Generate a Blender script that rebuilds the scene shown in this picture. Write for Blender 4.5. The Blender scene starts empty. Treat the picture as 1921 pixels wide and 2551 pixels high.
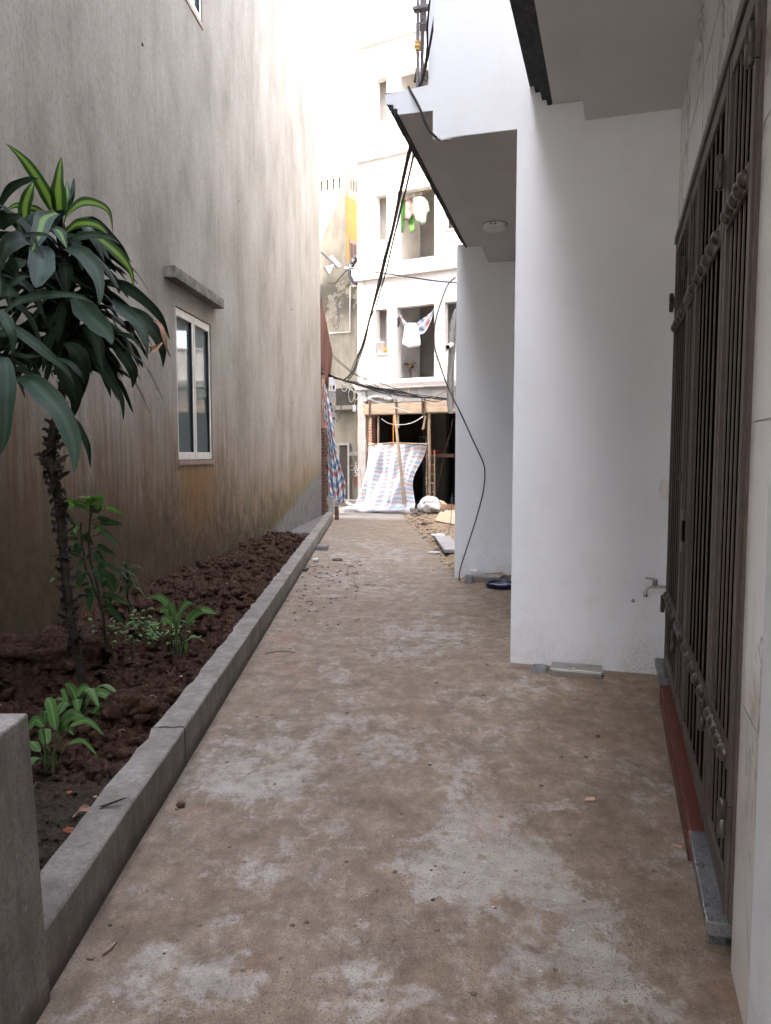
import bpy, bmesh, math, random
from mathutils import Vector, Matrix, noise, Euler
random.seed(7)
R = math.radians
sc = bpy.context.scene
col = sc.collection
# ------------------------------------------------------------------ camera
F_PX, CX, CY = 1850.0, 960.5, 1275.5
PITCH = math.atan((1275.5 - 1131.0) / F_PX)
CAM_H = 1.5
cd = bpy.data.cameras.new("camera")
cd.sensor_fit = 'HORIZONTAL'; cd.sensor_width = 36.0
cd.lens = 36.0 * F_PX / 1921.0
cd.clip_start = 0.05; cd.clip_end = 600
cam = bpy.data.objects.new("camera", cd); col.objects.link(cam)
cam.location = (0, 0, CAM_H); cam.rotation_euler = (R(90) - PITCH, 0, 0)
sc.camera = cam
# ------------------------------------------------------------------ world and sun
SUN_TO = Vector((-0.93, -0.37)).normalized()
SUN_EL = R(52)
w = bpy.data.worlds.new("World"); sc.world = w; w.use_nodes = True
nt = w.node_tree; nt.nodes.clear()
sky = nt.nodes.new('ShaderNodeTexSky'); sky.sky_type = 'NISHITA'; sky.sun_disc = False
sky.sun_elevation = SUN_EL
sky.sun_rotation = math.atan2(SUN_TO.x, SUN_TO.y)
sky.air_density = 0.8; sky.dust_density = 5.0; sky.ozone_density = 0.4
bg = nt.nodes.new('ShaderNodeBackground'); bg.inputs[1].default_value = 0.15
wo = nt.nodes.new('ShaderNodeOutputWorld')
nt.links.new(sky.outputs[0], bg.inputs[0]); nt.links.new(bg.outputs[0], wo.inputs[0])
sl = bpy.data.lights.new("sun", 'SUN'); sl.energy = 2.0; sl.angle = R(0.5); sl.color = (1.0, 0.94, 0.85)
so = bpy.data.objects.new("sun", sl); col.objects.link(so)
sd = Vector((SUN_TO.x * math.cos(SUN_EL), SUN_TO.y * math.cos(SUN_EL), math.sin(SUN_EL)))
so.rotation_euler = sd.to_track_quat('Z', 'Y').to_euler(); so.location = (-10, -5, 30)
vs = sc.view_settings; vs.view_transform = 'Standard'; vs.look = 'None'; vs.gamma = 1.0; vs.use_curve_mapping = False
vs.exposure = 4.12
sc.render.engine = 'CYCLES'
sc.cycles.max_bounces = 10; sc.cycles.diffuse_bounces = 6
# ------------------------------------------------------------------ frames of the three building lines
def ray(px, py):
    u = (px - CX) / F_PX; v = (CY - py) / F_PX
    return Vector((u, math.cos(PITCH) + v * math.sin(PITCH), -math.sin(PITCH) + v * math.cos(PITCH)))
CAMP = Vector((0, 0, CAM_H))
def gz(px, py, z=0.0):
    d = ray(px, py); return CAMP + d * ((z - CAM_H) / d.z)
def aty(px, py, Y):
    d = ray(px, py); return CAMP + d * (Y / d.y)
I4 = Matrix.Identity(4)
def frame(x, y, deg): return Matrix.Translation((x, y, 0)) @ Matrix.Rotation(R(-deg), 4, 'Z')
ROW = frame(0.8991, 5.2561, 17.1)      # right row of houses: x = towards the house, y = along the alley
LEFT = frame(-1.466, 17.0, math.degrees(math.atan(.0805)))   # left house: y = along the alley, 0 at its far corner
STR = frame(-0.737, 20.2, 29)          # white house across the street
OLD = frame(-1.29, 24.8, 29)           # old grey house
def inplane(Fm, px, py, axis, off):
    inv = Fm.inverted(); o = inv @ CAMP; d = inv.to_3x3() @ ray(px, py)
    return o + d * ((off - o[axis]) / d[axis])
def pB(px, py, off=0.0): return inplane(STR, px, py, 1, off)
def pC(px, py, off=0.0): return inplane(OLD, px, py, 1, off)
# ------------------------------------------------------------------ object helpers
LOC = {}
def tag(o, label=None, cat=None, group=None, kind=None):
    if label: o['label'] = label
    if cat: o['category'] = cat
    if group: o['group'] = group
    if kind: o['kind'] = kind
    return o
def thing(name, label, cat, F=I4, loc=(0, 0, 0), group=None):
    o = bpy.data.objects.new(name, None); col.objects.link(o); o.empty_display_size = .2
    o.matrix_world = F @ Matrix.Translation(loc); LOC[o.name] = Vector(loc)
    return tag(o, label, cat, group)
class MB:
    def __init__(s): s.v = []; s.f = []; s.uv = {}; s.sm = []
    def add(s, vs_, fs, smooth=False, uvs=None):
        b = len(s.v); s.v += [Vector(p) for p in vs_]
        for i, f in enumerate(fs):
            if uvs: s.uv[len(s.f)] = [uvs[k] for k in f]
            s.f.append([b + k for k in f]); s.sm.append(smooth)
        return s
    def box(s, a, b, rot=None, piv=None):
        (x0, y0, z0), (x1, y1, z1) = a, b
        P = [Vector(p) for p in ((x0,y0,z0),(x1,y0,z0),(x1,y1,z0),(x0,y1,z0),(x0,y0,z1),(x1,y0,z1),(x1,y1,z1),(x0,y1,z1))]
        if rot is not None:
            c = Vector(piv) if piv else sum(P, Vector()) / 8
            M = Euler(rot).to_matrix(); P = [c + M @ (p - c) for p in P]
        return s.add(P, [(0,3,2,1),(4,5,6,7),(0,1,5,4),(1,2,6,5),(2,3,7,6),(3,0,4,7)])
    def hexa(s, P): return s.add(P, [(0,3,2,1),(4,5,6,7),(0,1,5,4),(1,2,6,5),(2,3,7,6),(3,0,4,7)])
    def prism(s, poly, vec):
        n = len(poly); P = [Vector(p) for p in poly]; Q = [p + Vector(vec) for p in P]
        return s.add(P + Q, [tuple(range(n))[::-1], tuple(range(n, 2*n))] + [(i, (i+1) % n, n+(i+1) % n, n+i) for i in range(n)])
    def tube(s, pts, r, n=8, r1=None, caps=True):
        pts = [Vector(p) for p in pts]; m = len(pts); V = []; Fc = []
        t = (pts[1] - pts[0]).normalized()
        u = t.orthogonal().normalized()
        for i, p in enumerate(pts):
            t2 = (pts[min(i+1, m-1)] - pts[max(i-1, 0)]).normalized()
            u = (u - t2 * u.dot(t2)).normalized(); wv = t2.cross(u)
            rr = (r[i] if isinstance(r, (list, tuple)) else (r if r1 is None else r + (r1 - r) * i / (m - 1)))
            for k in range(n):
                a = 2*math.pi*k/n; V.append(p + (u*math.cos(a) + wv*math.sin(a)) * rr)
        for i in range(m-1):
            for k in range(n):
                k2 = (k+1) % n; Fc.append((i*n+k, i*n+k2, (i+1)*n+k2, (i+1)*n+k))
        s.add(V, Fc, True)
        if caps: s.add(V[:n], [tuple(range(n))[::-1]]); s.add(V[-n:], [tuple(range(n))])
        return s
    def lathe(s, prof, c=(0,0,0), n=20, axis='z', smooth=True):
        V = []; Fc = []; c = Vector(c)
        for r, h in prof:
            for k in range(n):
                a = 2*math.pi*k/n; x, y = r*math.cos(a), r*math.sin(a)
                V.append(c + (Vector((x, y, h)) if axis == 'z' else Vector((h, x, y)) if axis == 'x' else Vector((x, h, y))))
        for i in range(len(prof)-1):
            for k in range(n):
                k2 = (k+1) % n; Fc.append((i*n+k, i*n+k2, (i+1)*n+k2, (i+1)*n+k))
        s.add(V, Fc, smooth); return s
    def ball(s, c, r, n=10, sc3=(1,1,1), amp=0, fr=1.0, seed=0):
        bm = bmesh.new(); bmesh.ops.create_icosphere(bm, subdivisions=n if n < 5 else 2, radius=1)
        V = []
        for q in bm.verts:
            p = q.co.copy()
            if amp: p *= 1 + amp * noise.fractal(p*fr + Vector((seed*7.1, seed*3.3, seed)), .8, 2, 3)
            V.append(Vector(c) + Vector((p.x*sc3[0], p.y*sc3[1], p.z*sc3[2])) * r)
        s.add(V, [[q.index for q in f.verts] for f in bm.faces], True); bm.free(); return s
    def grid(s, fn, nu, nv, smooth=True):
        V = []; U = []
        for j in range(nv+1):
            for i in range(nu+1):
                u, v = i/nu, j/nv; V.append(Vector(fn(u, v))); U.append((u, v))
        s.add(V, [(j*(nu+1)+i, j*(nu+1)+i+1, (j+1)*(nu+1)+i+1, (j+1)*(nu+1)+i) for j in range(nv) for i in range(nu)], smooth, U)
        return s
    def leaf(s, pts, width, side, fold=.25, wave=.0, nseg=12, base=.18, blunt=.75, thick=0):
        """blade along a smooth midrib; side = per-point or single lateral vector"""
        P = spline(pts, nseg); V = []; U = []; m = len(P) - 1; ph = random.random()*6
        for i, p in enumerate(P):
            t = i / m; tan = (P[min(i+1, m)] - P[max(i-1, 0)]).normalized()
            sv = Vector(side); sv = sv - tan*sv.dot(tan)
            sv = sv.normalized() if sv.length > 1e-5 else tan.orthogonal().normalized()
            nv = tan.cross(sv).normalized()
            wd = width * .5 * max(base*(1-t)**2, (math.sin(math.pi * min(1, t**blunt))) ** .9 * (1+.06*math.sin(t*17+ph)) if t < 1 else 0)
            if i == m: wd = width*.01
            for k in range(5):
                a = (k-2)/2
                wv = wave*width*math.sin(t*14+ph+a)*abs(a)
                V.append(p + sv*(a*wd) + nv*(fold*wd*abs(a)**1.3 + wv)); U.append(((a+1)/2, t))
        s.add(V, [(i*5+k, i*5+k+1, (i+1)*5+k+1, (i+1)*5+k) for i in range(m) for k in range(4)], True, U)
        return s
    def build(s, name, mat, par=None, F=I4, loc=(0,0,0), bevel=0, solid=0):
        me = bpy.data.meshes.new(name)
        off = LOC[par.name] if par is not None else Vector(loc)
        me.from_pydata([p - off for p in s.v], [], s.f); me.update()
        for p, q in zip(me.polygons, s.sm): p.use_smooth = q
        if s.uv:
            l = me.uv_layers.new(name='UVMap')
            for i, p in enumerate(me.polygons):
                if i in s.uv:
                    for k, li in enumerate(p.loop_indices): l.data[li].uv = s.uv[i][k]
        me.materials.append(mat)
        o = bpy.data.objects.new(name, me); col.objects.link(o)
        if par is not None: o.parent = par; LOC[o.name] = off
        else: o.matrix_world = F @ Matrix.Translation(off); LOC[o.name] = off
        if bevel:
            md = o.modifiers.new('bevel', 'BEVEL'); md.width = bevel; md.segments = 2; md.limit_method = 'ANGLE'; md.angle_limit = R(40)
        if solid:
            md = o.modifiers.new('solid', 'SOLIDIFY'); md.thickness = solid; md.offset = 0
        return o
def spline(pts, n):
    pts = [Vector(p) for p in pts]
    if len(pts) == 2: pts = [pts[0], (pts[0]+pts[1])/2, pts[1]]
    out = []; m = len(pts) - 1
    for i in range(n+1):
        t = i/n*m; k = min(int(t), m-1); t -= k
        p0, p1, p2, p3 = pts[max(k-1,0)], pts[k], pts[k+1], pts[min(k+2,m)]
        out.append(0.5*((2*p1) + (p2-p0)*t + (2*p0-5*p1+4*p2-p3)*t*t + (3*p1-p0-3*p2+p3)*t**3))
    return out
def pxline(pts, Y0, Y1, n=16):
    """smooth picture curve put on a straight run of depths Y0..Y1 (real cable between two real points)"""
    q = spline([(a, b, 0) for a, b in pts], n); L = [0]
    for i in range(n): L.append(L[-1] + (q[i+1]-q[i]).length)
    out = []
    for p, l in zip(q, L):
        t = l / L[-1]; out.append(aty(p.x, p.y, 1 / ((1-t)/Y0 + t/Y1)))
    return out
def duptree(o, M=None, label=None, parent=None):
    c = o.copy(); col.objects.link(c)
    if parent is not None: c.parent = parent; c.matrix_parent_inverse = o.matrix_parent_inverse.copy()
    if M is not None: c.matrix_world = M
    if label: c['label'] = label
    for ch in list(o.children): duptree(ch, None, None, c)
    return c
# ------------------------------------------------------------------ material helpers
class MT:
    def __init__(s, name, rough=.8, metal=0, spec=.3, coord='Object'):
        s.m = bpy.data.materials.new(name); s.m.use_nodes = True; s.t = s.m.node_tree
        s.b = s.t.nodes['Principled BSDF']
        s.b.inputs['Roughness'].default_value = rough; s.b.inputs['Metallic'].default_value = metal
        s.b.inputs['Specular IOR Level'].default_value = spec
        tc = s.n('ShaderNodeTexCoord')
        s.co = tc.outputs[coord] if coord != 'World' else s.n('ShaderNodeNewGeometry').outputs['Position']
    def n(s, t): return s.t.nodes.new(t)
    def L(s, a, b): s.t.links.new(a, b)
    def setin(s, sock, val):
        if hasattr(val, 'is_output') or isinstance(val, bpy.types.NodeSocket): s.L(val, sock)
        else: sock.default_value = val
    def vec(s, scale=(1,1,1), rot=(0,0,0), loc=(0,0,0), src=None):
        m = s.n('ShaderNodeMapping'); s.L(src or s.co, m.inputs[0])
        m.inputs['Scale'].default_value = scale; m.inputs['Rotation'].default_value = rot; m.inputs['Location'].default_value = loc
        return m.outputs[0]
    def noise(s, scale=5, detail=4, rough=.55, vec=None, dist=0):
        m = s.n('ShaderNodeTexNoise'); s.L(vec or s.co, m.inputs['Vector'])
        m.inputs['Scale'].default_value = scale; m.inputs['Detail'].default_value = detail; m.inputs['Roughness'].default_value = rough
        m.inputs['Distortion'].default_value = dist
        return m.outputs[0]
    def voro(s, scale=5, vec=None, feat='F1', rnd=1):
        m = s.n('ShaderNodeTexVoronoi'); m.feature = feat; s.L(vec or s.co, m.inputs['Vector']); m.inputs['Scale'].default_value = scale
        m.inputs['Randomness'].default_value = rnd
        return m.outputs['Distance']
    def ramp(s, fac, stops, interp='LINEAR'):
        m = s.n('ShaderNodeValToRGB'); s.setin(m.inputs[0], fac); e = m.color_ramp.elements; m.color_ramp.interpolation = interp
        while len(e) < len(stops): e.new(.5)
        for k, (p, c) in enumerate(stops):
            e[k].position = p; e[k].color = (c, c, c, 1) if not isinstance(c, (tuple, list)) else (*c, 1)
        return m.outputs[0]
    def mix(s, fac, a, b, mode='MIX'):
        m = s.n('ShaderNodeMix'); m.data_type = 'RGBA'; m.blend_type = mode
        s.setin(m.inputs[0], fac)
        for sk, v in ((m.inputs[6], a), (m.inputs[7], b)):
            s.setin(sk, (*v, 1) if isinstance(v, (tuple, list)) else v)
        return m.outputs[2]
    def ma(s, op, a, b=0.0, c=0.0):
        m = s.n('ShaderNodeMath'); m.operation = op; s.setin(m.inputs[0], a); s.setin(m.inputs[1], b); s.setin(m.inputs[2], c); return m.outputs[0]
    def mr(s, v, a, b, c=0.0, d=1.0):
        m = s.n('ShaderNodeMapRange'); m.interpolation_type = 'SMOOTHSTEP'; s.setin(m.inputs[0], v)
        for k, x in enumerate((a, b, c, d)): m.inputs[k+1].default_value = x
        return m.outputs[0]
    def xyz(s, src=None):
        m = s.n('ShaderNodeSeparateXYZ'); s.L(src or s.co, m.inputs[0]); return m.outputs
    def col(s, c): s.setin(s.b.inputs['Base Color'], (*c, 1) if isinstance(c, (tuple, list)) else c); return s
    def rgh(s, v): s.setin(s.b.inputs['Roughness'], v); return s
    def bump(s, h, strength=.3, dist=.01):
        m = s.n('ShaderNodeBump'); s.L(h, m.inputs['Height']); m.inputs['Strength'].default_value = strength; m.inputs['Distance'].default_value = dist
        s.L(m.outputs[0], s.b.inputs['Normal']); return s
def simple(name, c, c2=None, rough=.7, scale=8, metal=0, spec=.3, bump=.15, bs=60, bd=.003, stretch=(1,1,1)):
    t = MT(name, rough, metal, spec)
    c2 = c2 or tuple(x*.78 for x in c)
    v = t.vec(stretch)
    t.col(t.ramp(t.noise(scale, 5, .6, v), [(.35, c2), (.65, c)]))
    if bump: t.bump(t.noise(bs, 4, .6, v), bump, bd)
    return t.m

# plaster of the left house: streaks, rusty run-off, moss, grey cement repair
def m_left():
    t = MT('aged_plaster', .9, 0, .15)      # object coords: x out of wall, y along, z up
    x, y, z = t.xyz()
    wv = t.vec((1, 1, .16))
    base = t.ramp(t.noise(1.3, 7, .68, t.vec((1,1,.5))), [(.34, (.205,.186,.160)), (.5, (.285,.262,.230)), (.66, (.345,.320,.285))])
    st = t.ramp(t.noise(7, 6, .7, t.vec((1,1,.06))), [(.42, 0), (.62, 1)])
    c = t.mix(t.ma('MULTIPLY', st, .20), base, (.19,.17,.145))
    st2 = t.ramp(t.noise(16, 5, .7, t.vec((1,1,.05), loc=(3,1,0))), [(.55, 0), (.68, 1)])
    c = t.mix(t.ma('MULTIPLY', st2, .14), c, (.42,.40,.37))
    gr = t.ramp(t.noise(34, 5, .8, t.vec((1,1,.55))), [(.40, 1), (.52, 0)])
    c = t.mix(t.ma('MULTIPLY', gr, .34), c, (.13,.118,.10))
    # black weather ticks
    tk = t.ramp(t.voro(26, t.vec((1,1,.35))), [(.06, 1), (.12, 0)])
    tkm = t.ramp(t.noise(3, 3, .5), [(.5, 0), (.62, 1)])
    c = t.mix(t.ma('MULTIPLY', t.ma('MULTIPLY', tk, tkm), .6), c, (.10,.09,.08))
    # rusty run-off in the lower part, ragged by streaked noise
    n1 = t.noise(5.5, 6, .7, t.vec((1,1,.08), loc=(0,5,0)))
    n1b = t.noise(1.1, 3, .5, t.vec((1,1,.3), loc=(0,9,2)))
    hz = t.ma('ADD', z, t.ma('ADD', t.ma('MULTIPLY', n1, -1.5), t.ma('MULTIPLY', n1b, -1.2)))
    near = t.mr(y, -4.5, -9.0, -.55, .0)
    hz = t.ma('SUBTRACT', hz, near)
    rust = t.mr(hz, .85, -.7)
    rc = t.ramp(t.noise(9, 6, .75, t.vec((1,1,.22), loc=(2,2,2))), [(.3, (.050,.030,.014)), (.46, (.125,.070,.028)), (.58, (.165,.108,.052)), (.75, (.25,.20,.135))])
    dr = t.ramp(t.noise(17, 5, .65, t.vec((1,1,.05), loc=(7,3,1))), [(.45, .12), (.56, 1)])
    bl = t.ramp(t.noise(3.2, 7, .75, t.vec((1,1,.6), loc=(5,8,3))), [(.40, .25), (.60, 1)])
    wide = t.mr(hz, 1.15, -.2)
    c = t.mix(t.ma('MULTIPLY', t.ma('MULTIPLY', wide, dr), .75), c, (.155,.082,.032))
    c = t.mix(t.ma('MULTIPLY', t.ma('MULTIPLY', rust, bl), .92), c, rc)
    wd_ = t.ramp(t.noise(23, 4, .6, t.vec((1,1,.06), loc=(2,9,1))), [(.60, 0), (.68, 1)])
    c = t.mix(t.ma('MULTIPLY', t.ma('MULTIPLY', rust, wd_), .5), c, (.30,.275,.235))
    # run-off right under the window
    yw = t.ma('MULTIPLY', t.mr(y, -9.15, -9.05), t.mr(y, -7.85, -7.97))
    zw = t.ma('MULTIPLY', t.mr(z, 1.42, 1.3), t.mr(z, -.4, .8))
    c = t.mix(t.ma('MULTIPLY', t.ma('MULTIPLY', yw, zw), t.ramp(n1, [(.35, .3), (.6, 1)])), c, (.20,.115,.05))
    # dark damp foot with moss
    ft = t.mr(t.ma('ADD', t.ma('SUBTRACT', z, t.mr(y, -7, -11, 0, .35)), t.ma('MULTIPLY', t.noise(2.4, 6, .7, t.vec((1,1,.5), loc=(4,4,4))), -1.5)), .16, -.50)
    fc = t.ramp(t.noise(13, 7, .75), [(.35, (.022,.022,.018)), (.5, (.075,.062,.038)), (.65, (.16,.115,.065))])
    c = t.mix(t.ma('MULTIPLY', ft, .88), c, fc)
    mo = t.ramp(t.noise(4.5, 8, .8, t.vec((1,1,.75), loc=(6,1,8))), [(.49, 0), (.58, 1)])
    mz = t.mr(t.ma('ADD', z, t.ma('MULTIPLY', y, .05)), 1.05, -.1)
    c = t.mix(t.ma('MULTIPLY', t.ma('MULTIPLY', mo, mz), .8), c, (.035,.036,.026))
    pl = t.ramp(t.noise(6.5, 7, .75, t.vec((1,1,.8), loc=(1,7,2))), [(.53, 0), (.60, 1)])
    c = t.mix(t.ma('MULTIPLY', t.ma('MULTIPLY', pl, mz), .55), c, (.20,.175,.14))
    # patch of newer grey cement near the far corner
    e = t.ma('ADD', z, t.ma('ADD', t.ma('MULTIPLY', y, -.19), t.ma('MULTIPLY', t.noise(4, 4, .6, t.vec((1,1,.5))), -.5)))
    gm = t.mr(e, .93, .86)
    gm = t.ma('MULTIPLY', gm, t.mr(y, -5.2, -4.2))
    gc = t.ramp(t.noise(10, 6, .7, t.vec((1,1,.4))), [(.35, (.10,.10,.10)), (.65, (.20,.20,.195))])
    halo = t.ma('MULTIPLY', t.mr(e, 1.35, .9), t.mr(y, -6, -4))
    c = t.mix(t.ma('MULTIPLY', halo, .45), c, (.16,.15,.07))
    c = t.mix(gm, c, gc)
    # damp near end, its colour darkened further low on the left
    dmp = t.mr(t.ma('ADD', t.ma('ADD', z, t.ma('MULTIPLY', y, .28)), t.ma('MULTIPLY', t.noise(3, 6, .7, t.vec((1,1,.25), loc=(1,6,3))), -1.4)), -1.6, -3.2)
    c = t.mix(t.ma('MULTIPLY', dmp, .72), c, (.075,.050,.028))
    t.col(c)
    h = t.ma('ADD', t.noise(9, 8, .65, t.vec((1,1,.7))), t.ma('MULTIPLY', t.noise(55, 4, .7), .5))
    t.bump(h, .8, .014)
    return t.m

def m_white(name='white_paint', tint=(.755,.80,.84)):
    t = MT(name, .75, 0, .25)
    x, y, z = t.xyz()
    c = t.ramp(t.noise(1.2, 5, .6), [(.3, tuple(k*.95 for k in tint)), (.7, tint)])
    d = t.mr(t.ma('ADD', z, t.ma('MULTIPLY', t.noise(4, 6, .7), -.42)), .12, -.16)
    sp = t.ramp(t.noise(60, 4, .7), [(.46, 0), (.6, 1)])
    lf_ = t.ramp(t.noise(1.7, 3, .5, t.vec((1,1,.2), loc=(2.2,0,0))), [(.42, .15), (.6, 1)])
    c = t.mix(t.ma('MULTIPLY', t.ma('MULTIPLY', d, lf_), t.ma('MULTIPLY_ADD', sp, .45, .15)), c, (.34,.31,.27))
    sm = t.ramp(t.noise(2.2, 6, .75, t.vec((1,1,.6), loc=(3,8,1))), [(.52, 0), (.72, 1)])
    c = t.mix(t.ma('MULTIPLY', sm, .16), c, (.50,.50,.49))
    lowg = t.mr(z, 1.1, 0)
    c = t.mix(t.ma('MULTIPLY', t.ma('MULTIPLY', lowg, t.ramp(t.noise(9, 6, .75), [(.5, 0), (.66, 1)])), .22), c, (.42,.39,.35))
    t.col(c)
    h = t.ma('ADD', t.noise(42, 5, .65), t.ma('MULTIPLY', t.noise(4, 4, .55), 3.0))
    pk = t.ramp(t.voro(7, t.vec((1,1,1), loc=(1,2,3))), [(.02, 1), (.035, 0)])
    t.bump(t.ma('ADD', h, t.ma('MULTIPLY', pk, .8)), .13, .008); return t.m

def m_ground():
    t = MT('wet_concrete', .8, 0, .3, 'World')
    x, y, z = t.xyz()
    fine = t.noise(150, 3, .7)
    g = t.ramp(t.noise(11, 8, .75), [(.3, (.30,.28,.248)), (.7, (.46,.43,.385))])
    g = t.mix(t.ramp(fine, [(.35, .5), (.6, 0)]), g, (.16,.15,.14))
    mudc = t.ramp(t.noise(6, 8, .75, t.vec((1.5,1,1), loc=(1,2,0))), [(.3, (.135,.100,.068)), (.5, (.240,.188,.137)), (.7, (.38,.318,.245))])
    mudc = t.mix(t.ramp(fine, [(.38, .5), (.6, 0)]), mudc, (.075,.057,.042))
    big = t.noise(1.15, 8, .62, t.vec((1.35,.8,1), loc=(5.3,2.2,0)), .6)
    det = t.noise(8, 8, .75, t.vec((1,.75,1)), .4)
    det2 = t.noise(30, 5, .7, t.vec((1,.7,1)))
    S = lambda q, lo=.3, hi=.7: t.mr(q, lo, hi)
    f = t.ma('ADD', t.ma('MULTIPLY', S(big), .26), t.ma('ADD', t.ma('MULTIPLY', S(det, .28, .72), .40), t.ma('MULTIPLY', S(det2), .17)))
    def warp(src, sc_, amp, seed):
        return t.ma('ADD', src, t.ma('MULTIPLY', t.ma('SUBTRACT', t.noise(sc_, 5, .65, t.vec((1,1,1), loc=(seed,seed*2,0))), .5), amp))
    x = warp(warp(x, 3.0, .55, 1), 11, .16, 3); y = warp(warp(y, 2.6, .7, 5), 10, .2, 7)
    # washed light patches where the concrete shows
    PT = [(1205,2115,.27,.36,.25),(1110,2160,.16,.12,.10),(1105,1862,.36,.30,.16),(1180,1960,.2,.15,.12),(1487,2320,.09,.16,.24),(1410,2380,.10,.06,.2),(1535,2425,.08,.10,.2),(1500,2500,.16,.08,.2),(1350,2480,.10,.08,.16),
          (445,2420,.20,.13,.22),(560,2440,.12,.07,.16),(905,2425,.05,.12,.2),(960,2500,.16,.05,.14),(530,2295,.06,.07,.2),(634,2157,.10,.15,.16),(669,1892,.22,.35,.16),(760,1800,.35,.2,.10),(1010,1610,.4,.5,.12),(1100,1560,.3,.5,.12),(900,1400,.8,2.2,.10),(1110,2250,.10,.05,.2),(1400,2010,.14,.08,.16),(1665,2140,.06,.06,.2),(1340,1710,.25,.12,.1),(1370,2240,.05,.05,.16)]
    acc = None
    for (px, py, rx, ry, k) in PT:
        p = gz(px, py)
        a = t.ma('DIVIDE', t.ma('SUBTRACT', x, p.x), rx); b = t.ma('DIVIDE', t.ma('SUBTRACT', y, p.y), ry)
        d = t.ma('ADD', t.ma('MULTIPLY', a, a), t.ma('MULTIPLY', b, b))
        q = t.ma('MULTIPLY', t.mr(d, 2.6, .0), k*1.25)
        acc = q if acc is None else t.ma('ADD', acc, q)
    f = t.ma('ADD', f, acc)
    gm = t.mr(f, .43, .76)
    spn = t.ma('ADD', t.voro(8.5, t.vec((1,.9,1), loc=(3,1,0))), t.ma('MULTIPLY', t.noise(22, 4, .7), .30))
    spt = t.ma('MULTIPLY', t.ramp(spn, [(.24, 1), (.36, 0)]), t.ramp(t.noise(1.9, 3, .5, t.vec((1,1,1), loc=(8,3,0))), [(.45, 0), (.55, 1)]))
    gm = t.ma('MULTIPLY', gm, t.ma('MULTIPLY_ADD', spt, -.85, 1.0))
    far = t.mr(y, 6, 14, 0, .35)  # sun bounce painted in: the mud turns warmer with distance
    mudc = t.mix(far, mudc, (.27,.215,.155))
    c = t.mix(gm, mudc, g)
    # darker trodden dirt
    dk = t.ramp(t.noise(4.2, 8, .78, t.vec((.8,1.15,1), loc=(6,4,2)), .3), [(.47, 0), (.64, 1)])
    c = t.mix(t.ma('MULTIPLY', dk, .50), c, (.095,.068,.046))
    # reddish clay smears
    rd = t.ramp(t.noise(2.6, 6, .7, t.vec((1,.6,1), loc=(9,1,3)), .5), [(.58, 0), (.70, 1)])
    c = t.mix(t.ma('MULTIPLY', rd, .55), c, (.27,.15,.10))
    # whitish lime
    wh = t.ramp(t.noise(3.4, 7, .75, t.vec((1,.8,1), loc=(2,7,3)), .3), [(.60, 0), (.72, 1)])
    c = t.mix(t.ma('MULTIPLY', wh, .45), c, (.46,.45,.43))
    # dark aggregate, strongest close to the front
    ag = t.ramp(t.ma('ADD', t.voro(95, t.vec((1,.85,1))), t.ma('MULTIPLY', t.noise(120, 3, .7), .5)), [(.36, 1), (.50, 0)])
    agm = t.ma('MULTIPLY', t.ramp(t.noise(2.3, 4, .6, t.vec((1,1,1), loc=(1,1,1))), [(.38, .15), (.56, 1)]), t.mr(y, 5.0, 2.4, .15, .95))
    c = t.mix(t.ma('MULTIPLY', ag, agm), c, (.05,.045,.042))
    # two soaked holes of coarse grit
    for (px, py, r) in ((1000,2290,.16),(385,2400,.055),(945,2340,.14)):
        p = gz(px, py); a = t.ma('SUBTRACT', x, p.x); b = t.ma('MULTIPLY', t.ma('SUBTRACT', y, p.y), 1.1)
        d = t.ma('SQRT', t.ma('ADD', t.ma('MULTIPLY', a, a), t.ma('MULTIPLY', b, b)))
        q = t.mr(t.ma('ADD', d, t.ma('MULTIPLY', t.noise(14, 4, .7), .3)), r+.15, r-.05)
        c = t.mix(t.ma('MULTIPLY', t.ma('MULTIPLY', q, .7), t.ramp(t.noise(70, 3, .7), [(.4, .9), (.6, .15)])), c, (.07,.065,.06))
    t.col(c)
    h = t.ma('ADD', t.ma('MULTIPLY', fine, .6), t.ma('ADD', t.noise(30, 5, .7), t.ma('MULTIPLY', t.noise(4, 4, .5), 1.2)))
    t.bump(h, .8, .010)
    t.rgh(t.ramp(f, [(.4, .72), (.7, .9)])); return t.m

def m_soil():
    t = MT('turned_soil', .95, 0, .1, 'World')
    x, y, z = t.xyz()
    c = t.ramp(t.noise(30, 7, .8), [(.32, (.014,.009,.006)), (.46, (.042,.023,.015)), (.57, (.082,.046,.031)), (.68, (.17,.105,.075))])
    g = t.ramp(t.noise(40, 5, .7), [(.35, (.022,.018,.014)), (.65, (.075,.060,.045))])
    c = t.mix(t.mr(y, 3.3, 2.8), c, g)
    c = t.mix(t.mr(y, 11.5, 13), c, (.16,.15,.14))
    t.col(c); t.bump(t.ma('ADD', t.noise(45, 6, .75), t.noise(150, 3, .7)), .9, .012); return t.m

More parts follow.
